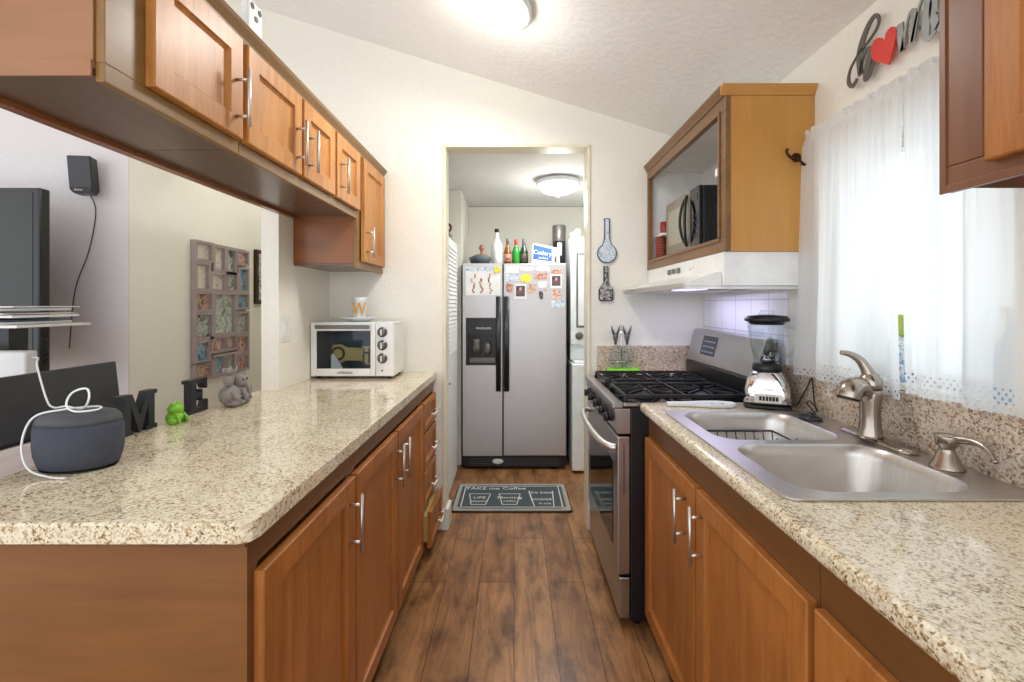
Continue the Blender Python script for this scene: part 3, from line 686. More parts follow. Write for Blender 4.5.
for (ya, yb) in ((Y0+.03, ymid-.06), (ymid+.06, Y1-.03)):
    m = MB(); xa, xb = .465, .965
    for y in (ya, yb): bar(m, (xa, y, zg), (xb, y, zg))
    for x in (xa, (xa+xb)/2, xb): bar(m, (x, ya, zg), (x, yb, zg))
    for cx in (.585, .84):
        cy = (ya+yb)/2
        for k in range(8):
            a = k*PI/4+PI/8*0; r0, r1 = .03, .105
            c, s__ = math.cos(a), math.sin(a)
            ex = min(r1/max(abs(c), 1e-6), 99); lim = .115 if k % 2 == 0 else .14
            bar(m, (cx+r0*c, cy+r0*s__, zg+.003), (cx+lim*c*.95, cy+lim*s__*.95, zg), .008, .010)
    for x in (xa, xb):
        for y in (ya, yb): m.cyl((x, y, .9145), (x, y, zg), .006, n=8)
    m.build('grate', 'iron', s_)
m = MB(); 
for x in (.49, .715, .94): bar(m, (x, ymid-.05, zg), (x, ymid+.05, zg))
for y in (ymid-.05, ymid+.05): bar(m, (.465, y, zg), (.965, y, zg))
m.cyl((.465, ymid-.05, .9145), (.465, ymid-.05, zg), .006, n=8).cyl((.965, ymid+.05, .9145), (.965, ymid+.05, zg), .006, n=8)
m.build('grate', 'iron', s_)
# backguard
m = MB(); m.prism([(.985, .9055), (1.085, .9055), (1.085, 1.17), (1.055, 1.182), (1.035, 1.178), (.99, 1.02), (.985, 1.01)], FY, Y0+.003, Y1-.003)
# lower black band, upper stainless panel
bg = m.build('backguard', 'black', s_)
m = MB(); m.prism([(.986, 1.022), (.990, 1.018), (1.036, 1.179), (1.052, 1.1865), (1.087, 1.176), (1.087, 1.182), (1.05, 1.192), (1.030, 1.186)], FY, Y0, Y1); bp = m.build('backguard_panel', 'steel', bg, bev=.002)
def onpanel(m, y0, y1, t0, t1, off=.001):
    a = V(.986, 0, 1.022); b = V(1.030, 0, 1.186); n = V(-.966, 0, .259)
    p = [a+(b-a)*t0, a+(b-a)*t1]; m.loft([[V(q.x, y0, q.z)+n*o_ for q, o_ in ((p[0], -.003), (p[1], -.003), (p[1], off), (p[0], off))], [V(q.x, y1, q.z)+n*o_ for q, o_ in ((p[0], -.003), (p[1], -.003), (p[1], off), (p[0], off))]], smooth=False)
m = MB(); onpanel(m, 2.30, 2.47, .25, .85, .0015); dsp = m.build('display', 'display', bp)
m = MB()
for r in range(3):
    for c in range(5): onpanel(m, 2.32+c*.028, 2.335+c*.028, .34+r*.16, .38+r*.16, .0022)
m.build('display_marks', 'lcd', dsp)

# oil and vinegar bottles
ob = thing('cruet_stand', 'two clear cruet bottles with rabbit-ear stoppers in a wire stand on green mat', 'cruet set', (.63, 2.665, .93))
MB().loft([[(x, y, z) for x, y in rrect(.54, .725, 2.636, 2.692, .02, 4)] for z in (.931, .958)]).build('mat', 'green_cloth', ob)
for cx in (.588, .655):
    bt = MB().lathe([(.030, .959), (.031, .965), (.031, 1.045), (.026, 1.062), (.010, 1.078), (.009, 1.105), (.012, 1.107)], (cx, 2.664, 0), n=20).build('bottle', 'glass', ob)
    m = MB().lathe([(.006, 1.095), (.008, 1.11), (.015, 1.135), (.016, 1.15), (.010, 1.16), (0, 1.161)], (cx, 2.664, 0), n=12, sy=.7)
    for q in (-1, 1): m.tube([(cx+q*.008, 2.664, 1.152), (cx+q*.018, 2.664, 1.178), (cx+q*.024, 2.664, 1.205)], [.007, .007, .002], 8)
    m.build('stopper', 'greymetal', bt)
m = MB().tube([(.6215, 2.664, .959), (.6215, 2.664, 1.21)], .003, 8)
m.tube([(.552, 2.632, 1.0), (.69, 2.632, 1.0), (.69, 2.694, 1.0), (.552, 2.694, 1.0), (.552, 2.632, 1.0)], .002, 6).tube([(.6215, 2.632, 1.0), (.6215, 2.694, 1.0)], .002, 6)
m.build('wire_stand', 'chrome', ob)

# ------------------------------------------------------------------ hood cabinet and hood
XC = .787; CY0, CY1 = 1.712, YW-.002; CZ0, CZ1 = 1.527, 2.122
c_ = thing('wall_cabinet', 'open-front wall cabinet with honey side panel holding the microwave', 'cabinet', (.95, 2.2, CZ0))
T = .016; OY0, OY1, OZ0, OZ1 = 1.768, 2.675, 1.582, 2.052
m = MB(); m.box(XC+.02, XR-.001, CY0, CY0+.0155, CZ0, CZ1); m.build('side_panel', 'panel_honey', c_)
m = MB(); m.box(XC+.02, XR-.001, CY0+.016, CY0+.026, CZ0+.05, CZ1-.01).box(XC+.02, XR-.001, CY1-.012, CY1, CZ0, CZ1).box(XR-.012, XR-.001, CY0+.026, CY1-.012, CZ0+.052, CZ1-.02).box(XC+.02, XR-.001, CY0+.016, CY1-.012, CZ0, CZ0+.05).box(XC+.02, XR-.001, CY0+.026, CY1-.012, CZ1-.02, CZ1)
m.build('interior', 'white_matte', c_)
m = MB(); m.box(XC, XC+.02, CY0, CY1, CZ0, OZ0).box(XC, XC+.02, CY0, CY1, OZ1, CZ1).box(XC, XC+.02, CY0, OY0, OZ0, OZ1).box(XC, XC+.02, OY1, CY1, OZ0, OZ1)
m.build('face_frame', 'frame_hood', c_, bev=.002)
m = MB(); l = .014
for a in ((OY0-l, OY1+l, OZ0-l, OZ0), (OY0-l, OY1+l, OZ1, OZ1+l), (OY0-l, OY0, OZ0, OZ1), (OY1, OY1+l, OZ0, OZ1)): m.box(XC-.006, XC-.0005, *a)
m.build('opening_bead', 'frame_hood', c_, bev=.002)
box('shelf', 'white_matte', c_, .822, XR-.013, 2.562, CY1-.013, 1.714, 1.727)
m = MB(); prof = [(0, -.016), (-.004, -.016), (-.007, -.006), (-.018, .010), (-.022, .020), (0, .020)]
m.prism([(XC+u, CZ1+v) for u, v in prof], FY, CY0+.0005, CY1)
m.build('crown', 'frame_hood', c_, bev=.001)
m = MB(); m.prism([(CY0+u, CZ1+v) for u, v in prof], FX, XC-.02, XR-.001); m.build('side_crown', 'panel_honey', c_, bev=.001)
h_ = thing('coat_hook', 'dark bronze double hook on honey side of the microwave cabinet', 'hook', (1.06, CY0, 1.87))
m = MB(); m.lathe([(.018, 0), (.016, .005), (.006, .007)], (1.05, CY0, 1.875), (0, -1, 0), n=14)
m.tube(catmull([(1.05, CY0-.005, 1.875), (1.035, CY0-.025, 1.86), (1.01, CY0-.03, 1.868), (.997, CY0-.03, 1.885), (1.001, CY0-.03, 1.897)], 5), .005, 8)
m.tube(catmull([(1.05, CY0-.005, 1.87), (1.062, CY0-.02, 1.85), (1.06, CY0-.035, 1.838), (1.047, CY0-.038, 1.84)], 5), .0045, 8)
m.build('hook', 'bronze', h_)
# microwave
m_ = thing('microwave', 'small microwave with grey door and black arched handle inside open cabinet', 'microwave', (.97, 2.39, CZ0+.05))
MX, MY0, MY1, MZ0, MZ1 = .845, 2.10, 2.555, 1.592, 1.875
box('body', 'black', m_, MX+.02, MX+.24, MY0, MY1, MZ0, MZ1, bev=.004)
m = MB()
for yy in (MY0+.04, MY1-.04):
    for xx in (MX+.05, MX+.2): m.cyl((xx, yy, CZ0+.0505), (xx, yy, MZ0+.002), .012, n=10)
m.build('foot', 'black', m_)
dr = box('door', 'mw_grey', m_, MX, MX+.0195, MY0+.11, MY1, MZ0, MZ1, bev=.003)
box('door_window', 'mw_window', dr, MX-.002, MX+.001, MY0+.21, MY1-.04, MZ0+.05, MZ1-.05, bev=.001)
m = MB()
for q in (-1, 1): m.tube(catmull([(MX-.004, MY0+.14, MZ0+.02), (MX-.02, MY0+.14+q*.022, MZ0+.07), (MX-.026, MY0+.14+q*.032, (MZ0+MZ1)/2), (MX-.02, MY0+.14+q*.022, MZ1-.07), (MX-.004, MY0+.14, MZ1-.02)], 5), .007, 8)
m.build('handle', 'black', dr)
cpn = box('control_panel', 'black_gloss', m_, MX, MX+.0195, MY0, MY0+.1085, MZ0, MZ1, bev=.003)
m = MB()
for r in range(4):
    for c in range(3): m.box(MX-.0015, MX+.001, MY0+.02+c*.026, MY0+.038+c*.026, MZ0+.05+r*.03, MZ0+.068+r*.03)
m.build('keypad', 'blue_dark', cpn); box('clock_display', 'blue_dark', cpn, MX-.0015, MX+.001, MY0+.02, MY0+.09, MZ1-.06, MZ1-.03)
m = MB()
for i in range(7): m.box(MX+.07+i*.018, MX+.078+i*.018, MY0-.0012, MY0+.001, MZ0+.09, MZ1-.05)
m.build('vent_slot', 'blue_dark', m_)
t_ = thing('wicker_basket', 'red-brown woven basket in cabinet corner left of the microwave', 'basket', (.848, 2.645, CZ0+.05))
m = MB(); 
for i in range(9): z = CZ0+.053+.0155*i; m.lathe([(.029, 0), (.033, .006), (.034, .01), (.029, .0155)], (.848, 2.645, z), n=18, cap0=(i == 0), cap1=(i == 8))
m.build('woven_side', 'wicker', t_)
t_ = thing('red_mug', 'small red mug on white shelf inside the open cabinet', 'mug', (.868, 2.64, 1.727))
MB().lathe([(.022, 1.728), (.026, 1.735), (.026, 1.80), (.023, 1.80), (.022, 1.735), (0, 1.733)], (.868, 2.645, 0), n=18).build('cup', 'potred', t_)
MB().tube(catmull([(.868, 2.620, 1.79), (.868, 2.60, 1.785), (.868, 2.60, 1.755), (.868, 2.62, 1.748)], 4), .004, 8).build('handle', 'potred', t_)
t_ = tag(box('paper_label', 'paper', None, XC+.021, XC+.03, 1.775, 1.85, 1.84, 1.87, origin=(.81, 1.81, 1.85)), 'small white tag hanging inside right edge of open cabinet', 'tag')
# hood
hd = thing('range_hood', 'white under-cabinet range hood above the stove', 'range hood', (.9, 2.2, 1.39))
HY0, HY1 = 1.725, 2.70
m = MB(); m.prism([(XC+.002, 1.526), (1.105, 1.526), (1.105, 1.40), (XC+.002, 1.40)], FY, HY0, HY1)
m.build('housing', 'white', hd)
m = MB(); m.prism([(.65, 1.398), (.65, 1.412), (XC-.01, 1.455), (XC+.0015, 1.455), (XC+.0015, 1.398)], FY, HY0+.02, HY1-.002); m.build('canopy', 'white', hd, bev=.003)
box('front_lip', 'nickel', hd, .642, .6495, HY0+.02, HY1-.002, 1.388, 1.411)
m = MB().box(.6505, 1.105, HY0+.02, HY0+.028, 1.387, 1.3975).box(.6505, 1.105, HY1-.012, HY1-.003, 1.387, 1.3975).box(1.09, 1.105, HY0+.03, HY1-.014, 1.387, 1.3975); m.build('skirt', 'white', hd)
box('filter', 'nickel', hd, .75, 1.05, 2.2, 2.55, 1.392, 1.3975)
box('lamp_lens', 'hoodlamp', hd, .72, .80, 1.9, 2.1, 1.389, 1.3975)
for i in range(3): box('rocker_switch', 'cap_grey', hd, XC-.003, XC+.0015, 2.18+i*.065, 2.225+i*.065, 1.478, 1.503, bev=.001)
m = MB(); m.cyl((XC+.0015, 2.06, 1.49), (XC-.004, 2.06, 1.49), .008, n=14).cyl((XC+.0015, 2.02, 1.49), (XC-.003, 2.02, 1.49), .005, n=12); m.build('indicator', 'greyplate', hd)
ld = bpy.data.lights.new('hood_light', 'AREA'); ld.shape = 'RECTANGLE'; ld.size = .25; ld.size_y = .5; ld.energy = 1.5; ld.color = (.70, .67, 1.0); ld.specular_factor = .2
lo = bpy.data.objects.new('hood_light', ld); COL.objects.link(lo); lo.parent = hd; lo.location = (.02, .05, -.012)

# ------------------------------------------------------------------ near right wall cabinet
c_ = thing('wall_cabinet', 'dark brown wall cabinet at top right corner in front of curtains', 'cabinet', (.95, .5, 1.53))
NY0, NY1, NZ0, NZ1 = .05, .846, 1.533, 2.20
box('carcass', 'frame_near', c_, XC+.019, XR-.001, NY0, NY1, NZ0+.02, NZ1)
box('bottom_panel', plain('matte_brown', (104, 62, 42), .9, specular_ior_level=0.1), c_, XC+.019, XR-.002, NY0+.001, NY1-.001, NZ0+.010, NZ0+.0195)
m = MB().box(XC, XC+.0185, NY0, NY1, NZ0, NZ0+.045).box(XC, XC+.0185, NY1-.075, NY1, NZ0+.045, NZ1).box(XC, XC+.0185, NY0, NY0+.05, NZ0+.045, NZ1); m.build('face_frame', 'frame_near', c_, bev=.003)
m = MB().box(XC-.0035, XC+.0005, NY0, NY1+.002, NZ0-.002, NZ0+.012).box(XC-.0035, XC+.0005, NY1-.01, NY1+.002, NZ0+.012, NZ1); m.build('edge_bead', 'frame_near', c_, bev=.001)
add_door(c_, NY0+.03, .752, 1.563, 2.17, XC-.001, XC-.021, 'door_low', None, None)

# ------------------------------------------------------------------ curtains
XCu = 1.075; ZR = 1.925
r_ = thing('curtain_rod', 'white curtain rod running through the ruffled curtain tops', 'curtain rod', (XCu, 1.28, ZR))
MB().cyl((XCu, .95, ZR), (XCu, 1.70, ZR), .005, n=12).build('rod', 'white', r_)
m = MB()
for yy in (.96, 1.69): m.tube([(XR-.001, yy, ZR), (XCu, yy, ZR)], .005, 8)
m.build('bracket', 'white', r_)
def curtain(y0, y1, label, seed, zb):
    rnd = random.Random(seed); W = y1-y0; nu = 150; top = ZR+.035; m = MB(); rows = []
    zs = [top, top-.008, top-.018, ZR+.008, ZR, ZR-.008, ZR-.02, ZR-.04, ZR-.08]+[ZR-.08-(ZR-.08-zb)*k/24 for k in range(1, 25)]
    ph = [rnd.uniform(0, 6.28) for _ in range(6)]; uv = []
    for z in zs:
        row = []; q = min(1, max(0, (ZR-z)/.5))
        for i in range(nu+1):
            u = i/nu; y = y0+W*u; s = y
            wide = .5*math.sin(s*2*PI/.155+ph[0])+.35*math.sin(s*2*PI/.10+ph[1])+.15*math.sin(s*2*PI/.062+ph[2])
            wide = math.copysign(abs(wide)**.6, wide)
            fine = .6*math.sin(s*2*PI/.021+ph[3]+math.sin(s*60))+.4*math.sin(s*2*PI/.034+ph[4])
            x = XCu - .010 - wide*(.004+.015*q) - fine*(.0055*(1-q)+.0006)
            if z > ZR+.006: x = XCu-.006 + fine*(.015 if z > ZR+.02 else .008)
            elif abs(z-ZR) < .009: x = XCu-.0095-abs(fine)*.002
            x += (.004 if z < ZR else 0)*q
            zz = z + (fine*.006+.005*math.sin(s*2*PI/.05+ph[1]) if z > ZR+.02 else 0) + (.003*abs(math.sin(s*2*PI/.024)) if z == zs[-1] else 0)
            yy = y + .006*math.sin(z*5+ph[5])*(1-2*u)*q + (.05*u*u*min(1, max(0, (ZR-z)/.8)) if y1 > 1.4 else 0) + (.008*q*(1-u)**3 if y1 > 1.4 else -.002*q*u**3)
            row.append(m.addv((x, yy, zz))); uv.append((y*1.25, zz-zb))
        rows.append(row)
    for a, b in zip(rows, rows[1:]):
        for i in range(nu): m.face((a[i], a[i+1], b[i+1], b[i]), True)
    o = m.build('curtain', 'curtain', origin=((XCu), (y0+y1)/2, ZR)); me = o.data
    l = me.uv_layers.new(name='UVMap')
    for lp in me.loops: l.data[lp.index].uv = uv[lp.vertex_index]
    return tag(o, label, 'curtain', 'white lace-hemmed curtains over the sink')
curtain(1.253, 1.688, 'white sheer curtain panel with lace hem next to microwave cabinet', 3, 1.064)
curtain(.968, 1.252, 'white sheer curtain panel with lace hem below the near right cabinet', 11, 1.086)
# bottles on the sill
t_ = thing('soap_bottle', 'dish soap bottle with yellow-green top glimpsed between the curtain panels', 'bottle', (1.155, 1.372, WZ0))
MB().lathe([(.026, WZ0+.0015), (.028, WZ0+.01), (.028, WZ0+.11), (.014, WZ0+.135)], (1.15, 1.372, 0), n=20).build('body', 'mag_blue', t_)
MB().lathe([(.016, WZ0+.136), (.022, WZ0+.15), (.020, WZ0+.19), (.008, WZ0+.2)], (1.15, 1.372, 0), n=16).build('cap', 'yellowgreen', t_)
t_ = thing('spray_bottle', 'blue bottle silhouetted behind right edge of the sheer curtain', 'bottle', (1.15, 1.06, WZ0))
MB().lathe([(.030, WZ0+.0015), (.032, WZ0+.01), (.032, WZ0+.13), (.012, WZ0+.17), (.012, WZ0+.2)], (1.15, 1.06, 0), n=20).build('body', 'leather', t_)
MB().box(1.125, 1.17, 1.05, 1.07, WZ0+.2, WZ0+.225).build('trigger_head', 'white', t_, bev=.004)

# ------------------------------------------------------------------ "home" wall sign
def wp(px, py, X=1.098):
    s = (px-514)/X; return (460/s, 1.33-(py-304)/s)
def zp(a, b): return wp(840+a*.1392, b*.1392)
def ribbon(m, pts, ws):
    P = catmull([(*p, 0) for p in pts], 7); k = len(P); W = []
    for i in range(k):
        q = i/(k-1)*(len(ws)-1); j = min(int(q), len(ws)-2); W.append(1.25*(ws[j]+(ws[j+1]-ws[j])*(q-j)))
    L = []; R = []
    for i, p in enumerate(P):
        d = (P[min(i+1, k-1)]-P[max(i-1, 0)]).normalized(); n = V(-d.y, d.x, 0)
        L.append(p+n*W[i]/2); R.append(p-n*W[i]/2)
    rings = [[(1.094, l.x, l.y), (1.094, r.x, r.y), (1.099, r.x, r.y), (1.099, l.x, l.y)] for l, r in zip(L, R)]
    m.loft(rings, smooth=False)
hs = thing('wall_sign', 'metal script sign reading home with a red heart above curtain', 'wall sign', (1.11, 1.36, 2.1))
m = MB()
ribbon(m, [zp(*p) for p in ((128, 565), (95, 618), (66, 590), (78, 500), (130, 400), (205, 300), (268, 205), (284, 135), (258, 112), (215, 170), (168, 290), (146, 400), (152, 540))], [.008, .010, .010, .006, .005, .005, .006, .007, .010, .014, .018, .020, .014])
ribbon(m, [zp(*p) for p in ((152, 535), (165, 430), (200, 352), (228, 375), (205, 470), (190, 565), (222, 530), (250, 430))], [.006, .006, .010, .018, .020, .014, .006, .005])
m.cyl((1.099, *zp(170, 350)), (1.1199, *zp(170, 350)), .004, n=8)
m.build('letter_h', 'greymetal', hs)
m = MB()
hp = [zp(*p) for p in ((362, 466), (310, 450), (258, 438), (238, 400), (240, 340), (262, 290), (300, 270), (328, 292), (345, 235), (378, 196), (405, 196), (418, 222), (410, 290), (388, 370))]
hp = [tuple(p)[:2] for p in catmull([(*q, 0) for q in hp+hp[:1]], 5)][:-1]
m.prism(hp, lambda u, v, w: (w, u, v), 1.092, 1.098); m.cyl((1.098, *zp(320, 370)), (1.1199, *zp(320, 370)), .004, n=8); m.build('heart', 'red', hs)
m = MB()
ribbon(m, [zp(*p) for p in ((438, 170), (440, 240), (452, 368))], [.016, .018, .012])
ribbon(m, [zp(*p) for p in ((452, 368), (475, 230), (500, 120), (528, 80), (545, 120), (530, 220), (525, 300))], [.010, .006, .006, .012, .019, .020, .012])
ribbon(m, [zp(*p) for p in ((525, 300), (555, 140), (585, 20), (620, -20), (640, 40), (625, 180), (635, 275), (680, 240), (725, 150))], [.008, .006, .006, .014, .02, .02, .012, .006, .005])
m.cyl((1.099, *zp(530, 200)), (1.1199, *zp(530, 200)), .004, n=8)
m.build('letter_m', 'silvermetal', hs)
m = MB(); ribbon(m, [zp(*p) for p in ((700, 100), (760, 20), (770, -60), (735, -90), (690, -20), (680, 80), (700, 180), (760, 190), (830, 90))], [.005, .006, .008, .012, .018, .02, .016, .008, .005]); m.cyl((1.099, *zp(688, 60)), (1.1199, *zp(688, 60)), .004, n=8); m.build('letter_e', 'silvermetal', hs)

# ------------------------------------------------------------------ spoon rests on back wall
def wall_spoon(label, cx, ztop, h, rw, hw, mat, rim, square=False):
    t_ = thing('hanging_spoon_rest', label, 'spoon rest', (cx, YW-.01, ztop-h))
    def outl(g):
        pts = []; br = rw+g; cz = ztop-h+rw
        if square:
            pts = [(cx-br+.008, ztop-h-g), (cx+br-.008, ztop-h-g), (cx+br, ztop-h+.012), (cx+br, ztop-h+rw*1.5), (cx+rw*.7, ztop-h+rw*2.1), (cx+hw+g, ztop-h+rw*2.5), (cx+hw+g, ztop+g), (cx-hw-g, ztop+g), (cx-hw-g, ztop-h+rw*2.5), (cx-rw*.7, ztop-h+rw*2.1), (cx-br, ztop-h+rw*1.5), (cx-br, ztop-h+.012)]
            return pts
        a0 = math.radians(60)
        for i in range(25):
            a = a0-(2*PI-2*(PI/2-a0))*i/24 if False else math.radians(62-304*i/24); pts.append((cx+br*math.cos(a), cz+br*math.sin(a)))
        pts += [(cx-hw-g, cz+rw*1.45), (cx-hw*.9-g, ztop-.012), (cx-hw*1.15-g, ztop-.004), (cx-hw*.6, ztop+g), (cx+hw*.6, ztop+g), (cx+hw*1.15+g, ztop-.004), (cx+hw*.9+g, ztop-.012), (cx+hw+g, cz+rw*1.45)]
        return pts
    MB().prism(outl(.0), FY, YW-.012, YW-.0005).build('rim', rim, t_)
    MB().prism(outl(-.006), FY, YW-.0145, YW-.0121).build('face', mat, t_)
    return t_
wall_spoon('blue and white round ceramic spoon rest hanging on back wall', .548, 1.835, .265, .058, .017, 'blueware', plain('blue_rim', (60, 84, 120), .3))
wall_spoon('black ceramic spoon rest hanging on wall below the blue one', .542, 1.552, .205, .043, .014, 'darkware', 'black', True)

# ------------------------------------------------------------------ switch plate
t_ = thing('light_switch', 'white double switch plate on partition wall behind toaster oven', 'switch', (-1.088, 2.19, 1.21))
box('plate', 'white', t_, -1.0895, -1.084, 2.145, 2.235, 1.15, 1.275, bev=.002)
for yy in (2.168, 2.212): box('rocker', 'white_matte', t_, -1.0845, -1.081, yy-.014, yy+.014, 1.18, 1.245, bev=.001)

# ------------------------------------------------------------------ toaster oven
TX0, TX1, TY0, TY1, TZ0, TZ1 = -1.083, -.642, 2.45, 2.695, .945, 1.232
t_ = thing('toaster_oven', 'white toaster oven with three knobs on left counter against wall', 'toaster oven', (-.84, 2.57, .93))
w_ = .012; gx1 = TX1-.095
m = MB(); m.loft([[(x, y, z) for x, z in rrect(TX0, TX1, TZ0, TZ1, .02, 5)] for y in (TY0+.012, TY1)], True, False)
# shell with open front door cavity: build as walls
m = MB(); m.box(TX0, TX0+.012, TY0+.012, TY1, TZ0, TZ1).box(TX0+.012, TX1, TY0+.012, TY1, TZ1-.012, TZ1).box(TX0+.012, TX1, TY0+.012, TY1, TZ0, TZ0+.012).box(gx1, TX1, TY0+.012, TY1, TZ0+.012, TZ1-.012).box(TX0+.012, gx1, TY1-.012, TY1, TZ0+.012, TZ1-.012)
m.build('shell', 'white', t_, bev=.004)
m = MB(); m.box(TX0+.013, gx1-.001, TY1-.018, TY1-.0125, TZ0+.013, TZ1-.013).box(TX0+.0125, TX0+.016, TY0+.02, TY1-.019, TZ0+.013, TZ1-.013).box(gx1-.004, gx1-.0005, TY0+.02, TY1-.019, TZ0+.013, TZ1-.013)
m.build('cavity_liner', 'ovendark', t_)
m = MB(); ox0, ox1, oz0, oz1 = TX0+.03, gx1-.028, TZ0+.04, TZ1-.045
m.box(TX0, ox0, TY0, TY0+.0115, TZ0, TZ1).box(ox1, gx1-.002, TY0, TY0+.0115, TZ0, TZ1).box(ox0, ox1, TY0, TY0+.0115, TZ0, oz0).box(ox0, ox1, TY0, TY0+.0115, oz1, TZ1)
dr = m.build('door', 'white', t_, bev=.003)
box('door_glass', 'ovenglass', dr, ox0, ox1, TY0+.004, TY0+.007, oz0, oz1)
m = MB(); m.box(ox0, ox1, TY0-.022, TY0-.012, TZ1-.034, TZ1-.014).box(ox0+.01, ox0+.02, TY0-.012, TY0+.001, TZ1-.03, TZ1-.018).box(ox1-.02, ox1-.01, TY0-.012, TY0+.001, TZ1-.03, TZ1-.018)
m.build('handle', 'greymetal', dr, bev=.003)
text('logo', 'AMBIANO', .018, 'black', dr, ((TX0+gx1)/2+.01, TY0-.0008, TZ0+.018), RY)
cpn = box('control_panel', 'white', t_, gx1, TX1, TY0, TY0+.0115, TZ0, TZ1, bev=.003)
for zz in (TZ1-.052, TZ1-.122, TZ1-.192):
    cx = (gx1+TX1)/2-.012; m = MB(); m.lathe([(.027, 0), (.026, .004), (.020, .005), (.019, .018), (.016, .02), (0, .02)], (cx, TY0, zz), (0, -1, 0), n=22); kb = m.build('knob', 'greymetal', cpn)
    MB().box(cx-.003, cx+.003, TY0-.0255, TY0-.0205, zz-.016, zz+.016).build('pointer', 'nickel', kb)
MB().cyl((cx, TY0, TZ0+.03), (cx, TY0-.002, TZ0+.03), .005, n=10).build('indicator_light', 'black', cpn)
m = MB()
for xx in (TX0+.03, TX1-.03):
    for yy in (TY0+.03, TY1-.03): m.cyl((xx, yy, .9305), (xx, yy, TZ0+.001), .012, n=10)
m.build('foot', 'black', t_)
t2 = thing('wooden_board', 'tan wooden board with dark carved figures seen through toaster oven glass', 'board', (-.85, 2.53, .958))
m = MB(); m.prism([(-1.0, 1.05), (-.985, 1.105), (-.945, 1.113), (-.905, 1.092), (-.835, 1.092), (-.815, 1.10), (-.768, 1.10), (-.762, 1.05), (-.768, 1.005), (-.80, 1.0), (-.835, 1.022), (-.915, 1.022), (-.955, 1.002), (-.96, .9625), (-.985, .9625)], FY, 2.505, 2.52); m.build('plank', 'tan', t2)
m = MB(); 
m.loft([[V(-.958+r*math.cos(a), y, 1.06+r*math.sin(a)) for a in [2*PI*i/20 for i in range(20)]] for r, y in ((.026, 2.504), (.038, 2.504), (.038, 2.501), (.026, 2.501), (.026, 2.504))], False, False)
m.box(-.822, -.815, 2.501, 2.5045, 1.01, 1.09).box(-.792, -.785, 2.501, 2.5045, 1.01, 1.09).box(-.815, -.792, 2.501, 2.5045, 1.06, 1.07); m.build('carving', 'brown', t2)
m = MB(); m.box(-1.04, -.58-.04, 2.48, 2.60, .958, .962).box(-.98, -.97, 2.53, 2.555, .962, 1.0).box(-.72, -.71, 2.536, 2.555, .962, 1.0)
tag(MB().box(-1.035, -.735, 2.47, 2.65, .9575, .961).build('oven_tray', 'nickel', origin=(-.85, 2.55, .958)), 'metal tray lying inside the toaster oven', 'tray')
tag(MB().prism([(-.99, .962), (-.94, .962), (-.93, .985), (-.97, 1.055), (-.985, 1.06)], FY, 2.485, 2.4985).build('oven_paper', 'paper', origin=(-.96, 2.52, .962)), 'white pointed paper leaning inside the toaster oven', 'paper')  # white paper leaning in front of the board
# plate + mug
t_ = thing('plate', 'white round plate on top of the toaster oven', 'plate', (-.862, 2.57, TZ1))
MB().lathe([(.05, TZ1+.001), (.055, TZ1+.006), (.095, TZ1+.018), (.105, TZ1+.024), (.103, TZ1+.027), (.09, TZ1+.021), (.05, TZ1+.011), (0, TZ1+.011)], (-.862, 2.57, 0), n=36).build('dish', 'greyplate', t_)
t_ = thing('mug', 'white tapered mug with gold letter W on plate above toaster oven', 'mug', (-.862, 2.57, TZ1+.011))
z = TZ1+.0115; MB().lathe([(.030, z), (.034, z+.004), (.036, z+.10), (.041, z+.125), (.038, z+.125), (.033, z+.10), (.031, z+.01), (0, z+.008)], (-.862, 2.57, 0), n=28).build('cup', 'greyplate', t_)
text('letter', 'W', .105, 'gold', t_, (-.853, 2.531, z+.055), RY, .0025, sx=.72)

# ------------------------------------------------------------------ things on the left counter
s1 = thing('smart_speaker', 'rounded dark grey fabric speaker near left edge of the left counter', 'speaker', (-1.085, 1.17, .93))
cx, cy = -1.072, 1.135
m = MB(); m.lathe([(.076, .934), (.086, .94), (.094, .965), (.0965, .99), (.096, 1.025), (.093, 1.041)], (cx, cy, 0), n=40, sy=.72); m.build('fabric_body', 'fabric', s1)
MB().lathe([(.093, 1.0415), (.090, 1.053), (.081, 1.062), (.062, 1.067), (0, 1.069)], (cx, cy, 0), n=40, sy=.72).build('top_cap', 'rubber', s1)
MB().lathe([(.08, .9305), (.084, .9335)], (cx, cy, 0), n=30, sy=.72).build('base_ring', 'black', s1)
cb = MB().tube(catmull([(-1.695, 1.62, 1.14), (-1.50, 1.45, 1.16), (-1.362, 1.314, 1.152), (-1.27, 1.25, 1.07), (-1.20, 1.20, 1.06), (-1.12, 1.15, 1.074), (-1.06, 1.13, 1.073), (-1.035, 1.12, 1.10), (-1.05, 1.13, 1.122), (-1.085, 1.13, 1.112), (-1.09, 1.12, 1.085), (-1.05, 1.10, 1.073), (-1.015, 1.12, 1.073), (-1.04, 1.15, 1.074), (-1.09, 1.11, 1.075), (-1.14, 1.09, 1.06), (-1.156, 1.08, 1.0), (-1.12, 1.06, .95), (-1.06, 1.05, .9345), (-1.02, 1.045, .9345)], 8), .0024, 8).build('white_cable', 'rope', origin=(-1.1, 1.12, .93))
tag(cb, 'white cable looped over the grey fabric speaker', 'cable')
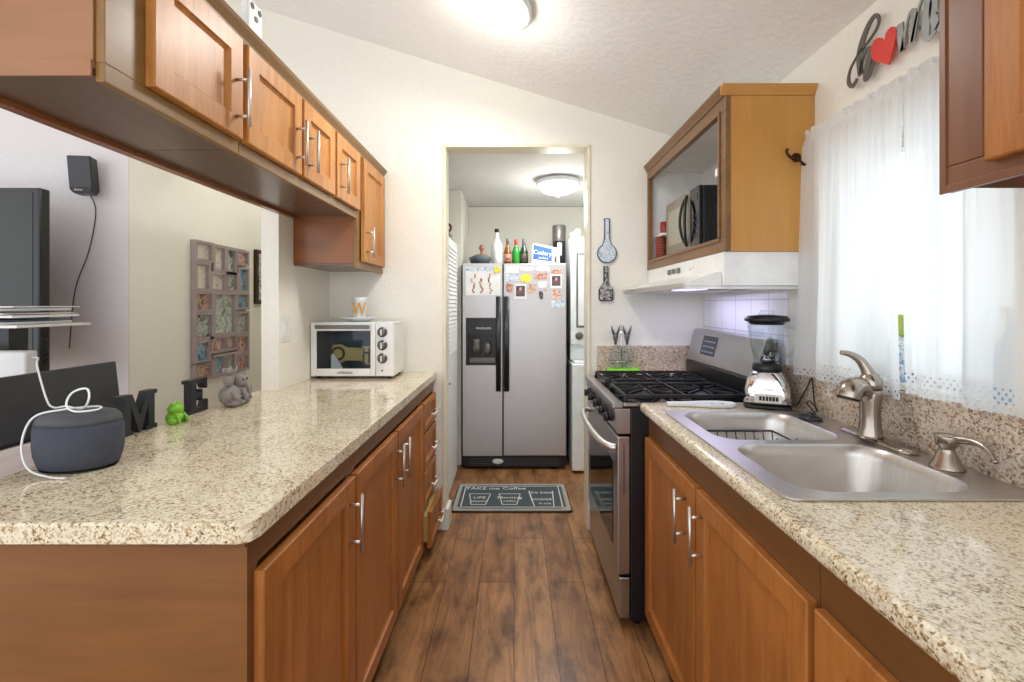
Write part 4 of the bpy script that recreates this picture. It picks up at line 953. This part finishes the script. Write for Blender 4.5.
# block letters
def letter(name, polys, label, y0, x=-1.178):
    m = MB()
    for p in polys: m.prism([(y0+u, .9305+v) for u, v in [(u_*.86, v_*.9) for u_, v_ in p]], FX, x-.014, x+.014)
    return tag(m.build(name, 'black_letter', origin=(x, y0+.07, .93)), label, 'letter', 'black block letters on the left counter')
H_ = .137
def R(u0, u1, v0, v1): return [(u0, v0), (u1, v0), (u1, v1), (u0, v1)]
letter('block_letter', [[(0, 0), (.052, 0), (.052, .016), (.038, .016), (.038, .085), (.0, .085+.0)][:0] or [(0, 0), (.05, 0), (.05, .014), (.038, .014), (.040, .095), (.075, .0), (.083, .0), (.117, .095), (.119, .014), (.107, .014), (.107, 0), (.158, 0), (.158, .014), (.146, .014), (.146, H_-.014), (.158, H_-.014), (.158, H_), (.113, H_), (.079, .058), (.045, H_), (0, H_), (0, H_-.014), (.012, H_-.014), (.012, .014), (0, .014)]], 'black block letter M standing between grey speaker and green frog', 1.365)
letter('block_letter', [[(0, 0), (.118, 0), (.118, .045), (.108, .045), (.095, .018), (.045, .018), (.045, .060), (.07, .060), (.076, .045), (.084, .045), (.084, .092), (.076, .092), (.07, .078), (.045, .078), (.045, H_-.018), (.09, H_-.018), (.104, H_-.045), (.114, H_-.045), (.114, H_), (0, H_), (0, H_-.014), (.014, H_-.014), (.014, .014), (0, .014)]], 'black block letter E standing between green frog and grey elephants', 1.648)
# frog
f_ = thing('frog_figurine', 'lime green frog figurine between the two black letters', 'figurine', (-1.14, 1.545, .93))
fx, fy = -1.14, 1.545
m = MB(); m.ell((fx, fy, .956), (.032, .034, .026)).ell((fx+.004, fy, .992), (.028, .032, .021))
for q in (-1, 1): m.ell((fx+.005, fy+q*.017, 1.011), (.010, .010, .010)); m.ell((fx+.012, fy+q*.032, .944), (.022, .010, .013)); m.tube([(fx+.015, fy+q*.02, .975), (fx+.034, fy+q*.022, .955), (fx+.038, fy+q*.022, .934)], [.007, .006, .007], 8)
m.xf(Matrix.Translation((fx, fy, .9305)) @ Matrix.Scale(.8, 4) @ Matrix.Translation((-fx, -fy, -.9312))).build('body', 'green', f_)
# elephants
e_ = thing('elephant_figurine', 'grey seated elephant figurine holding a baby, beside the black letter E', 'figurine', (-1.14, 1.87, .93))
ex, ey = -1.115, 1.815
m = MB(); m.ell((ex, ey-.01, .972), (.036, .045, .042)).ell((ex+.012, ey+.035, 1.02), (.026, .028, .027))
m.ell((ex+.005, ey+.062, 1.028), (.006, .022, .026)).ell((ex+.0, ey+.01, 1.03), (.006, .022, .026))
m.tube(catmull([(ex+.03, ey+.04, 1.015), (ex+.045, ey+.045, .99), (ex+.045, ey+.045, .965), (ex+.052, ey+.05, .95)], 4), [.012-.007*i/12 for i in range(13)], 10)
m.ell((ex+.03, ey-.03, .945), (.022, .016, .0145)).ell((ex+.03, ey+.04, .945), (.022, .016, .0145)).ell((ex+.02, ey+.0, .942), (.03, .05, .0115))
for q in (-1, 1): m.tube([(ex+.02, ey+q*.03, .99), (ex+.04, ey+q*.03, .965), (ex+.045, ey+q*.022, .945)], [.012, .011, .010], 8)
m.build('body', 'elephant', e_)
m = MB(); m.ell((ex+.01, ey-.035, 1.035), (.018, .02, .024)).ell((ex+.012, ey-.035, 1.068), (.016, .018, .016)).ell((ex+.006, ey-.056, 1.072), (.004, .012, .014)).ell((ex+.006, ey-.014, 1.072), (.004, .012, .014))
m.tube(catmull([(ex+.025, ey-.035, 1.066), (ex+.036, ey-.03, 1.075), (ex+.036, ey-.02, 1.09)], 4), [.007, .0065, .006, .0055, .005, .0045, .004, .0035, .003][:9], 8); m.build('baby', 'elephant', e_)
MB().ell((ex+.036, ey+.045, 1.03), (.003, .004, .004)).ell((ex+.034, ey+.022, 1.03), (.003, .004, .004)).build('eye', 'black', e_)

# ------------------------------------------------------------------ desk, laptop, tray beyond the counter
d_ = thing('side_table', 'whitewashed wooden table behind left end of the counter', 'table', (-1.8, 1.4, 0))
box('tabletop', 'weather', d_, -2.3, -1.335, .95, 1.70, .86, .945, bev=.003)
for xx in (-2.27, -1.40):
    for yy in (.98, 1.62): box('leg', 'weather', d_, xx, xx+.05, yy, yy+.05, 0, .8595)
l_ = thing('laptop', 'open black laptop with its lid behind the grey speaker', 'laptop', (-1.45, 1.3, .945))
m = MB(); m.prism([(-1.346, .96), (-1.338, .957), (-1.358, 1.135), (-1.368, 1.135)], FY, 1.06, 1.57); m.build('lid', 'laptop_black', l_, bev=.003)
m = MB(); m.prism([(-1.3475, .962), (-1.3462, .962), (-1.3655, 1.13), (-1.3685, 1.13)], FY, 1.075, 1.53); m.build('screen', 'black_gloss', l_)
box('keyboard_base', 'black', l_, -1.60, -1.345, 1.06, 1.545, .946, .957, bev=.003)
r_ = thing('router', 'white plastic box standing behind the laptop lid', 'box', (-1.75, 1.4, .945))
box('body', 'white_matte', r_, -2.1, -1.70, 1.60, 1.645, .946, 1.165, bev=.008, seg=3)
# paper tray on post
p_ = thing('letter_tray', 'white paper tray on a dark post at left edge of view', 'tray', (-1.75, 1.6, 0))
box('shelf_board', 'white_matte', p_, -2.2, -1.47, 1.36, 1.60, 1.258, 1.266, bev=.002)
box('post', 'black', p_, -2.02, -1.89, 1.72, 1.79, 0, 1.2575)
m = MB().box(-2.18, -1.87, 1.45, 1.79, 1.246, 1.2578).build('bracket', 'black', p_)
rnd = random.Random(4)
for i in range(6):
    w = .42+.05*rnd.random(); z = 1.267+i*.0105; ln = -1.50+.03*rnd.random()-.03
    mt = ('paper', 'bluepaper', 'paper', 'paper', 'greyplate', 'paper')[i]
    lab = ('bottom white folder in stack on the paper tray', 'navy folder low in stack on the paper tray', 'white papers in lower middle of tray stack', 'white papers in upper middle of tray stack', 'pale grey folder near top of stack on the paper tray', 'topmost white papers on the paper tray stack')[i]
    mm = MB().box(-w/2, w/2, -.11, .11, 0, .003+.0045*(i % 2 == 0)).xf(Matrix.Translation((ln-w/2, 1.48, z)) @ Matrix.Rotation((rnd.random()-.5)*.12, 4, 'Z') @ Matrix.Rotation(-.006*i*0, 4, 'Y'))
    tag(mm.build('paper_stack', mt, origin=(-1.75, 1.48, z)), lab, 'papers', 'papers on the tray')
# TV
t_ = thing('television', 'large black flat television on grey wall at left edge', 'television', (-2.8, 2.1, .98))
box('cabinet', 'black', t_, -3.5, -2.125, 2.06, 2.11, .99, 1.852, bev=.008)
box('screen', plain('dark_screen', (34, 36, 35), .4), t_, -3.48, -2.155, 2.0585, 2.0605, 1.01, 1.83)
box('wall_bracket', 'black', t_, -3.0, -2.6, 2.111, 2.389, 1.3, 1.5)
m = MB()
for i in range(6): m.box(-2.1255, -2.123, 2.078, 2.095, 1.06+.03*i, 1.08+.03*i)
m.build('vent_slot', 'black_gloss', t_)
t_ = thing('wall_speaker', 'small black satellite speaker mounted on grey wall beside the television', 'speaker', (-2.13, 2.33, 1.9))
Rs = Matrix.Translation((-2.165, 2.31, 1.975)) @ Matrix.Rotation(math.radians(20), 4, 'Z') @ Matrix.Rotation(math.radians(-4), 4, 'Y') @ Matrix.Scale(.86, 4)
MB().prism([(-.055, .108), (.055, .108), (.055, -.085), (.04, -.108), (-.04, -.108), (-.055, -.085)], FY, -.035, .05).xf(Rs).build('cabinet', 'black', t_, bev=.006)
MB().prism([(-.05, .103), (.05, .103), (.05, -.075), (-.05, -.075)], FY, -.0385, -.0355).xf(Rs).build('grille', 'rubber', t_)
text('logo', 'SONY', .013, 'paper', t_, Rs @ V(-.01, -.040, -.092), (Matrix.Rotation(math.radians(20), 3, 'Z') @ RY))
MB().cyl((-2.175, 2.34, 1.97), (-2.175, 2.3845, 1.97), .015, n=12).build('mount', 'black', t_)
MB().tube(catmull([(-2.15, 2.335, 1.885), (-2.16, 2.376, 1.8), (-2.20, 2.379, 1.6), (-2.27, 2.379, 1.4), (-2.30, 2.379, 1.1)], 6), .0028, 6).build('cable', 'rubber', t_)

# ------------------------------------------------------------------ collage frame
FX0, FYa, FYb, FZa, FZb = -1.998, 2.84, 3.42, .845, 1.73
t_ = thing('collage_frame', 'grey wooden collage frame of many small photos on living room wall', 'picture frame', (FX0, 3.17, FZa))
Wf, Hf = FYb-FYa, FZb-FZa
cells = [(.03, .27, .02, .13), (.33, .50, .03, .19), (.56, .71, .03, .20), (.76, .97, .03, .12), (.03, .22, .17, .34), (.28, .51, .23, .34), (.56, .74, .22, .34), (.80, .97, .17, .34),
         (.03, .27, .38, .49), (.33, .70, .38, .67), (.76, .97, .38, .48), (.03, .27, .53, .69), (.76, .97, .53, .68), (.03, .22, .73, .86), (.27, .50, .71, .80), (.55, .71, .71, .80), (.76, .97, .72, .84), (.03, .27, .89, .98), (.33, .50, .85, .98), (.55, .70, .85, .98), (.76, .97, .88, .98)]
def ffx(c): return FYa+c[0]*Wf, FYa+c[1]*Wf, FZb-c[3]*Hf, FZb-c[2]*Hf
bm_ = MB(); bm_.box(FX0, FX0+.006, FYa, FYb, FZa, FZb)
for c in cells:
    a, b, c0, c1 = ffx(c); g = .017
    for bx0 in ((a-g, b+g, c0-g, c0), (a-g, b+g, c1, c1+g), (a-g, a, c0, c1), (b, b+g, c0, c1)): bm_.box(FX0+.0061, FX0+.032, *bx0)
bm_.build('frame', 'frame_lilac', t_)
pm = ['ph4', 'ph4', 'ph2', 'ph1', 'ph4', 'ph4', 'ph2', 'ph3', 'ph5', 'ph2', 'ph3', 'ph2', 'ph2', 'ph3', 'ph1', 'ph1', 'ph1', 'ph5', 'ph3', 'ph2', 'ph1']
for c, p in zip(cells, pm):
    a, b, c0, c1 = ffx(c); MB().box(FX0+.0062, FX0+.009, a, b, c0, c1).build('photo', p, t_)
t_ = thing('picture_frame', 'narrow dark picture frame on wall right of the collage', 'picture frame', (-2, 3.6, 1.6))
box('frame', 'bronze', t_, -1.999, -1.975, 3.53, 3.80, 1.33, 1.75, bev=.003)
box('picture', 'ph2', t_, -1.9748, -1.973, 3.56, 3.77, 1.36, 1.72)

# ------------------------------------------------------------------ ceiling lamps
def dome(label, c, r, tilt=0.0, energy=20, down=8):
    t_ = thing('ceiling_light', label, 'ceiling light', c, 'round dome ceiling lights'); t_.rotation_euler = (0, tilt, 0)
    x, y, z = c
    MB().lathe([(r*.95, z-.002), (r, z-.012), (r, z-.03), (r*.93, z-.036), (r*.9, z-.03)], (x, y, 0), n=40, cap1=True).build('base_ring', 'greyplate', t_)
    MB().lathe([(r*.91, z-.0365), (r*.88, z-.05), (r*.74, z-.075), (r*.5, z-.095), (r*.25, z-.106), (.02, z-.11)], (x, y, 0), n=40).build('glass_dome', 'lampglass', t_)
    MB().lathe([(.012, z-.1105), (.012, z-.12), (.004, z-.128)], (x, y, 0), n=14).build('finial', 'greyplate', t_)
    l = bpy.data.lights.new('lamp_glow', 'POINT'); l.shadow_soft_size = r*.6; l.energy = energy; l.color = (1, .985, .95)
    o = bpy.data.objects.new('lamp_glow', l); COL.objects.link(o); o.parent = t_; o.location = (0, 0, -.24)
    l2 = bpy.data.lights.new('lamp_downlight', 'AREA'); l2.shape = 'DISK'; l2.size = r*1.6; l2.energy = down; l2.color = (1, .985, .95)
    o = bpy.data.objects.new('lamp_downlight', l2); COL.objects.link(o); o.parent = t_; o.location = (0, 0, -.14)
dome('lit white glass dome light on the sloped kitchen ceiling', (-.07, 1.97, ceil_z(-.07)-.002), .16, .3, 4.4, 9)
dome('lit white glass dome light on the flat ceiling beyond the doorway', (.335, 3.50, 2.268), .17, 0, 5, 8)
dome('added unseen dome light brightening the hall picture wall left of the kitchen', (-1.60, 3.5, 3.118), .17, 0, 3, 4)  # lamp added out of view to brighten the wall with the collage

# ------------------------------------------------------------------ floor mat
t_ = thing('floor_mat', 'dark grey kitchen mat with white lettering before the refrigerator', 'mat', (0, 3.15, 0))
MX0, MX1, MYa, MYb = -.405, .375, 2.93, 3.38
MB().loft([[(x, y, z) for x, y in rrect(MX0, MX1, MYa, MYb, .02, 4)] for z in (.0008, .010)]).build('backing', 'black', t_)
MB().loft([[(x, y, z) for x, y in rrect(MX0+.008, MX1-.008, MYa+.008, MYb-.008, .018, 4)] for z in (.0101, .0115)]).build('border', 'matedge', t_)
MB().loft([[(x, y, z) for x, y in rrect(MX0+.035, MX1-.035, MYa+.035, MYb-.035, .03, 1)] for z in (.0116, .0125)]).build('field', 'slate', t_)
def ringrect(m, x0, x1, y0, y1, w, z0, z1): m.box(x0, x1, y0, y0+w, z0, z1).box(x0, x1, y1-w, y1, z0, z1).box(x0, x0+w, y0+w, y1-w, z0, z1).box(x1-w, x1, y0+w, y1-w, z0, z1)
m = MB(); ringrect(m, MX0+.055, MX1-.055, MYa+.05, MYb-.05, .007, .0126, .0132); m.build('border_line', 'chalk', t_)
FL = Matrix.Identity(3)
text('lettering', 'TAKE me Coffee', .062, 'chalk', t_, (-.13, 3.285, .013), FL, .0003)
for (cx, ls) in ((-.235, ('LIFE', 'happens')), (-.03, ('Morning', 'coffee'))):
    m = MB(); 
    m.prism([(cx-.07, 3.03), (cx+.05, 3.03), (cx+.06, 3.035), (cx+.075, 3.17), (cx+.07, 3.17), (cx+.052, 3.04), (cx-.052, 3.04), (cx-.07, 3.17), (cx-.078, 3.17)][:0] or [(cx-.05, 3.02), (cx+.05, 3.02), (cx+.075, 3.185), (cx+.069, 3.185), (cx+.045, 3.027), (cx-.045, 3.027), (cx-.069, 3.185), (cx-.075, 3.185)], lambda u, v, w: (u, v, w), .0126, .0132)
    m.box(cx-.075, cx+.075, 3.19, 3.196, .0126, .0132)
    m.build('cup_drawing', 'chalk', t_)
    text('lettering', ls[0], .05, 'chalk', t_, (cx, 3.13, .013), FL, .0003); text('lettering', ls[1], .034, 'chalk', t_, (cx, 3.075, .013), FL, .0003)
cx = .185; m = MB(); m.prism([(cx-.055, 2.995), (cx-.049, 2.995), (cx-.075, 3.24), (cx-.085, 3.24)], lambda u, v, w: (u, v, w), .0126, .0132); m.prism([(cx+.072, 2.995), (cx+.078, 2.995), (cx+.09, 3.24), (cx+.082, 3.24)], lambda u, v, w: (u, v, w), .0126, .0132); m.build('cup_drawing', 'chalk', t_)
text('lettering', 'the best', .05, 'chalk', t_, (cx, 3.215, .013), FL, .0003); text('lettering', 'POWER', .042, 'chalk', t_, (cx, 3.10, .013), FL, .0003); text('lettering', 'in cup', .034, 'chalk', t_, (cx+.02, 3.04, .013), FL, .0003)

# ------------------------------------------------------------------ refrigerator
FXL, FXR, FY_, FH = -.424, .425, 3.68, 1.655
r_ = thing('refrigerator', 'side-by-side steel refrigerator covered with magnets beyond the doorway', 'refrigerator', (0, 4.0, 0))
box('cabinet', 'black', r_, FXL, FXR, FY_+.065, 4.42, .02, FH, bev=.004)
m = MB()
for xx in (FXL+.06, FXR-.06): m.cyl((xx, 3.80, .0005), (xx, 3.80, .021), .02, n=10); m.cyl((xx, 4.35, .0005), (xx, 4.35, .021), .02, n=10)
m.build('foot', 'black', r_)
gr = box('grille', 'black', r_, FXL+.02, FXR-.02, FY_+.02, FY_+.064, .02, .105, bev=.003)
m = MB()
for i in range(5): m.box(FXL+.06, FXR-.06, FY_+.017, FY_+.021, .033+i*.013, .038+i*.013)
m.build('grille_slat', 'rubber', gr)
MB().ell((-.13, FY_+.018, .065), (.045, .004, .022)).build('filter_cap', 'greyplate', gr)
dl = MB(); DX0, DX1, DZ0, DZ1 = -.385, -.122, .84, 1.22
dl.box(FXL+.014, DX0, FY_, FY_+.062, .115, FH+.0).box(DX1, -.094, FY_, FY_+.062, .115, FH).box(DX0, DX1, FY_, FY_+.062, .115, DZ0).box(DX0, DX1, FY_, FY_+.062, DZ1, FH).box(DX0, DX1, FY_+.05, FY_+.062, DZ0, DZ1)
dl = dl.build('freezer_door', 'steel_fridge', r_)
drr = box('refrigerator_door', 'steel_fridge', r_, -.084, FXR-.006, FY_, FY_+.062, .115, FH, bev=.006)
m = MB(); ringrect_v = lambda m, x0, x1, z0, z1, w, y0, y1: m.box(x0, x1, y0, y1, z0, z0+w).box(x0, x1, y0, y1, z1-w, z1).box(x0, x0+w, y0, y1, z0+w, z1-w).box(x1-w, x1, y0, y1, z0+w, z1-w)
ringrect_v(m, DX0, DX1, DZ0, DZ1, .02, FY_-.004, FY_+.049); m.box(DX0+.02, DX1-.02, FY_-.003, FY_+.049, 1.085, DZ1-.02); m.box(DX0+.02, DX1-.02, FY_+.04, FY_+.0495, DZ0+.02, 1.085)
ds = m.build('dispenser', 'black', dl)
MB().box(DX0+.03, DX1-.03, FY_+.005, FY_+.038, DZ0+.021, DZ0+.06).build('drip_tray', 'greymetal', ds)
m = MB(); m.lathe([(.03, 0), (.038, .05), (.03, .09), (.04, .12)], (DX0+.085, FY_+.022, DZ0+.09), n=16, sy=.4).lathe([(.02, 0), (.03, .03), (.034, .06), (.02, .11)], (DX0+.175, FY_+.022, DZ0+.08), n=16, sy=.45); m.build('paddle', 'greymetal', ds)
text('lettering', 'FRIGIDAIRE', .024, 'paper', ds, ((DX0+DX1)/2+.01, FY_-.0045, 1.135), RY)
for a, b, par in ((-.143, -.104, dl), (-.078, -.038, drr)):
    m = MB(); m.loft([[(x, y, z) for x, y in rrect(a, b, FY_-.055, FY_-.028, .008, 3)] for z in (.64, 1.39)]); 
    for z in (.66, 1.35): m.box(a+.006, b-.006, FY_-.03, FY_-.0005, z, z+.02)
    m.build('handle', 'black', par)
# magnets and photos (z px -> world at the door)
def fp(a, b): return ((455+a*.12207-514)/125, 1.33-((255+b*.12207)-304)/125)
def magnet(a0, a1, b0, b1, mat, label, name='fridge_magnet', cat='magnet', shape='rect', face=None):
    x0, z1 = fp(a0, b0); x1, z0 = fp(a1, b1); m = MB(); cx, cz = (x0+x1)/2, (z0+z1)/2; g = 'magnets and pictures on the refrigerator'
    if shape == 'rect': poly = [(x0, z0), (x1, z0), (x1, z1), (x0, z1)]
    elif shape == 'round': poly = [(cx+(x1-x0)/2*math.cos(2*PI*i/20), cz+(z1-z0)/2*math.sin(2*PI*i/20)) for i in range(20)]
    else:
        rr = random.Random(a0); n = 14; poly = []
        for i in range(n):
            an = 2*PI*i/n; q = rr.uniform(.72, 1.05); c, s = math.cos(an), math.sin(an); k = 1/max(abs(c), abs(s))
            poly.append((cx+(x1-x0)/2*c*min(k, 1.25)*q, cz+(z1-z0)/2*s*min(k, 1.25)*q))
    m.prism(poly, FY, FY_-.004, FY_-.0003)
    if face is None: return tag(m.build(name, mat, origin=(cx, FY_, cz)), label, cat, g)
    t_ = thing(name, label, cat, (cx, FY_, cz), g); m.build('paper_border', 'paper', t_)
    w = (x1-x0)*.12; MB().box(x0+w, x1-w, FY_-.0052, FY_-.0041, z0+(z1-z0)*.18, z1-w).build('picture', mat, t_)
    h = z1-z0; MB().ell((cx, FY_-.0053, cz+h*.16), ((x1-x0)*.13, .0006, h*.13), 14, 6).build('face', 'portrait_face', t_); return t_
pp = thing('drawing_sheet', 'white sheet with three red hanging chili drawings on freezer door', 'drawing', (-.3, FY_, 1.5), 'magnets and pictures on the refrigerator')
x0, z1 = fp(88, 100); x1, z0 = fp(372, 330); box('sheet', 'paper', pp, x0, x1, FY_-.0025, FY_-.0003, z0, z1)
m = MB(); rr = random.Random(2)
for a, b0, b1 in ((150, 165, 305), (212, 200, 305), (290, 160, 310)):
    for k in range(9):
        px, pz = fp(a+rr.uniform(-14, 14), b0+(b1-b0)*k/8); m.ell((px, FY_-.0028, pz), (.008, .0006, .011), 8, 4)
m.build('chili_drawing', 'mag_red', pp)
x0, z1 = fp(90, 100); x1, z0 = fp(330, 132); box('sheet_band', 'mag_blue', pp, x0, x1, FY_-.0032, FY_-.0026, z0, z1)
o = magnet(318, 375, 90, 150, 'mag_yel', 'pale yellow butterfly magnet at corner of the freezer drawing', shape='blob'); o.location.y -= .004
magnet(415, 520, 90, 150, 'mag_pale', 'pale rectangular magnet at top left of the right refrigerator door')
magnet(528, 650, 92, 135, 'mag_lav', 'lavender word-shaped magnet in top row on refrigerator', shape='blob')
magnet(665, 785, 90, 135, 'mag_pale', 'pale word-shaped magnet in top row on refrigerator', shape='blob')
magnet(415, 520, 158, 215, 'mag_blue', 'blue and white scenery magnet left of the yellow oval')
magnet(535, 625, 155, 228, 'mag_yel', 'bright yellow oval magnet on refrigerator', shape='round')
magnet(645, 768, 150, 202, 'mag_red', 'red-brown wide magnet right of the yellow oval', shape='blob')
magnet(782, 875, 160, 272, 'portrait', 'white-bordered portrait photo at upper right of refrigerator door', 'photo', 'photo', face=1)
magnet(778, 880, 122, 158, 'mag_red', 'red-brown magnet above the upper right portrait photo', shape='blob')
magnet(410, 480, 228, 305, 'mag_red', 'red and white magnet left of the lower portrait photo', shape='blob')
magnet(488, 584, 240, 360, 'portrait', 'white-bordered portrait photo at lower left of the magnets', 'photo', 'photo', face=1)
magnet(590, 670, 236, 318, 'ph5', 'orange-brown skyline magnet right of the lower portrait photo', shape='blob')
magnet(676, 758, 215, 270, 'mag_pale', 'pinkish pale magnet below the wide red-brown one', shape='blob')
magnet(686, 722, 292, 366, 'mag_dark', 'small dark figure magnet hanging below the others', shape='blob')
magnet(724, 756, 274, 298, 'mag_red', 'tiny orange-red magnet beside the dark figure magnet', shape='blob')
magnet(785, 868, 285, 368, 'ph1', 'round brown picture magnet under the upper right portrait', shape='round')
magnet(780, 905, 370, 437, 'mag_blue', 'blue and white magnet lowest at the right of the door', shape='blob')

# items on the refrigerator
FT = FH; s12 = 119.5
def fxp(px): return (px-514)/s12
def bottle(px, h, r, mat, capmat, label, neck=.35, labelmat=None, y=3.87, necktop=None):
    t_ = thing('bottle', label, 'bottle', (fxp(px), y, FT), 'bottles on top of the refrigerator'); x = fxp(px); z = FT+.001; nh = h*neck
    MB().lathe([(r*.9, z), (r, z+.006), (r, z+h-nh-.03), (r*.7, z+h-nh), (r*.38, z+h-nh*.7), (r*.34, z+h-.03)], (x, y, 0), n=24).build('body', mat, t_)
    MB().lathe([(r*.40, z+h-.0299), (r*.42, z+h-.028), (r*.42, z+h-.003), (r*.38, z+h)] if not necktop else [(r*.40, z+h-.0299-necktop), (r*.44, z+h-.028-necktop), (r*.42, z+h-.003), (r*.38, z+h)], (x, y, 0), n=18).build('cap', capmat, t_)
    if labelmat: MB().lathe([(r+.0005, z+.03), (r+.0012, z+.031), (r+.0012, z+h*.4), (r+.0005, z+h*.4+.001)], (x, y, 0), n=24, cap0=False, cap1=False).build('label', labelmat, t_)
bottle(496.8, .305, .046, 'bottle_white', 'black', 'tall white bottle with black cap on the refrigerator', .35)
bottle(507.5, .225, .034, 'amber', 'cap_grey', 'amber liquor bottle on refrigerator next to the white bottle', .4, 'mag_red')
bottle(516, .218, .033, 'bottle_green', 'cap_red', 'bright green bottle with red cap on the refrigerator', .35, None, necktop=.02)
bottle(524, .225, .035, 'bottle_dark', 'cap_grey', 'dark green bottle with grey cap right of the bright green one', .38, 'mag_dark', necktop=.03)
t_ = thing('casserole_dish', 'grey oval dish with copper-knobbed lid on the refrigerator', 'dish', (fxp(480), 3.87, FT))
x = fxp(480); 
MB().lathe([(.065, FT+.001), (.075, FT+.004), (.092, FT+.055), (.094, FT+.065), (.088, FT+.066)], (x, 3.87, 0), n=28, sy=.8).build('bowl', plain('grey_glaze', (96, 108, 116), .4), t_)
MB().lathe([(.085, FT+.0665), (.06, FT+.082), (.03, FT+.092)], (x+.005, 3.87, 0), n=28, sy=.8).build('lid', plain('grey_green_glaze', (120, 120, 104), .4), t_)
MB().lathe([(.02, FT+.0925), (.01, FT+.105), (.012, FT+.12), (.022, FT+.14), (.02, FT+.16), (.008, FT+.172)], (x+.012, 3.87, 0), n=18).build('knob', plain('copper_pink', (176, 110, 88), .3, .3), t_)
t_ = thing('cutlery_box', 'blue and white printed cardboard box on refrigerator before the black drink maker', 'box', (fxp(546), 3.80, FT))
x0, x1 = (532-514)/122, (560-514)/122; yb = 3.79
m = MB(); m.prism([(x0, FT+.001), (x1, FT+.001), (x1-.005, FT+.135), (x0+.012, FT+.175), (x0, FT+.14)], FY, yb, yb+.10); m.build('carton', 'white', t_)
m = MB(); m.prism([(x0+.008, FT+.045), (x0+.165, FT+.025), (x0+.165, FT+.13), (x0+.014, FT+.165)], FY, yb-.001, yb-.0001); bp_ = m.build('print_panel', 'boxblue', t_)
text('lettering', 'Cutlery', .05, 'paper', bp_, (x0+.088, yb-.0015, FT+.095), (Matrix.Rotation(math.radians(8), 3, 'Y') @ RY))
text('lettering', 'packets', .026, 'paper', bp_, (x0+.095, yb-.0015, FT+.055), (Matrix.Rotation(math.radians(8), 3, 'Y') @ RY))
box('barcode', 'mag_dark', t_, x1-.045, x1-.025, yb-.001, yb-.0001, FT+.02, FT+.07)
t_ = thing('drink_maker', 'black and steel drink maker cylinder on refrigerator behind the box', 'appliance', (fxp(559), 3.98, FT))
x = (559-514)/115; y = 4.0
MB().lathe([(.055, FT+.001), (.056, FT+.01), (.056, FT+.21), (.05, FT+.215)], (x, y, 0), n=26).build('body', 'black', t_)
MB().lathe([(.057, FT+.2155), (.058, FT+.22), (.058, FT+.352), (.052, FT+.358)], (x, y, 0), n=26).build('cover', 'greymetal', t_)
MB().box(x-.02, x+.02, y-.062, y-.054, FT+.09, FT+.2).build('front_badge', 'nickel', t_, bev=.004)

# ------------------------------------------------------------------ closet and washer
c_ = thing('louvered_cabinet', 'tall white louvered cabinet left of the refrigerator', 'cabinet', (-.7, 3.4, 0))
box('carcass', 'board', c_, -1.0, -.462, 3.13, 3.66, 0, 1.80, bev=.003)
sd = MB(); sd.box(-.4615, -.452, 3.13, 3.66, .005, 1.80); sd = sd.build('door', 'board', c_, bev=.002)
m = MB()
for i in range(26): z = .98+i*.03; m.prism([(-.452, z), (-.444, z-.004), (-.452, z+.024)], FY, 3.17, 3.62)
m.build('louver', 'board', sd)
MB().ell((-.444, 3.17, .78), (.008, .008, .008), 10, 6).build('knob', 'greymetal', sd)
t_ = thing('wooden_ornament', 'small brown ring-shaped ornament on top of white louvered cabinet', 'ornament', (-.48, 3.3, 1.80))
m = MB(); m.tube([( -.485+.026*math.cos(a), 3.35+.012*math.sin(a), 1.885+.03*math.sin(a)) for a in [2*PI*i/16 for i in range(17)]], .009, 8); m.cyl((-.485, 3.35, 1.801), (-.485, 3.35, 1.856), .02, .012, 12); m.build('ring', 'brown', t_)
t_ = thing('folded_towels', 'grey folded towels on white louvered cabinet behind the ring ornament', 'towels', (-.53, 3.45, 1.80))
MB().box(-.6, -.47, 3.4, 3.55, 1.801, 1.835).box(-.595, -.475, 3.405, 3.545, 1.836, 1.866).build('towel', 'rubber' if 0 else 'cap_grey', t_, bev=.012, seg=3)
w_ = thing('washing_machine', 'white washing machine right of the refrigerator under the dryer', 'washer', (.8, 3.95, 0))
box('cabinet', 'washer', w_, .455, 1.13, 3.60, 4.28, .02, .86, bev=.012, seg=3)
m = MB()
for xx in (.5, 1.08):
    for yy in (3.65, 4.22): m.cyl((xx, yy, .0005), (xx, yy, .021), .02, n=10)
m.build('foot', 'black', w_)
box('lid', 'washer', w_, .475, 1.11, 3.62, 4.1, .8605, .875, bev=.005)
dy = thing('dryer', 'white clothes dryer with dial mounted above the washing machine', 'dryer', (.8, 3.95, .98))
box('cabinet', 'washer', dy, .455, 1.13, 3.70, 4.28, 1.0, 1.872, bev=.012, seg=3)
m = MB(); 
for a in ((.50, .515, 1.14, 1.74), (1.06, 1.075, 1.14, 1.74), (.515, 1.06, 1.725, 1.74), (.515, 1.06, 1.14, 1.155)): m.box(a[0], a[1], 3.692, 3.6995, a[2], a[3])
m.build('door_trim', 'cap_grey', dy, bev=.004); box('door', 'washer', dy, .516, 1.059, 3.688, 3.6995, 1.156, 1.724, bev=.01)
MB().box(.46, 1.12, 3.75, 4.27, .876, .9995).build('stand', 'washer', dy)
MB().lathe([(.032, 0), (.03, .012), (.015, .016), (0, .017)], (.525, 3.6995, 1.075), (0, -1, 0), n=20).build('dial', 'greymetal', dy)
t_ = thing('laundry_bag', 'rumpled clear plastic bag on top of the dryer', 'bag', (.5, 3.8, 1.872))
m = MB().ell((.505, 3.80, 1.90), (.045, .05, .026)).ell((.53, 3.83, 1.925), (.03, .035, .03)); m.build('bag', 'white_matte', t_)
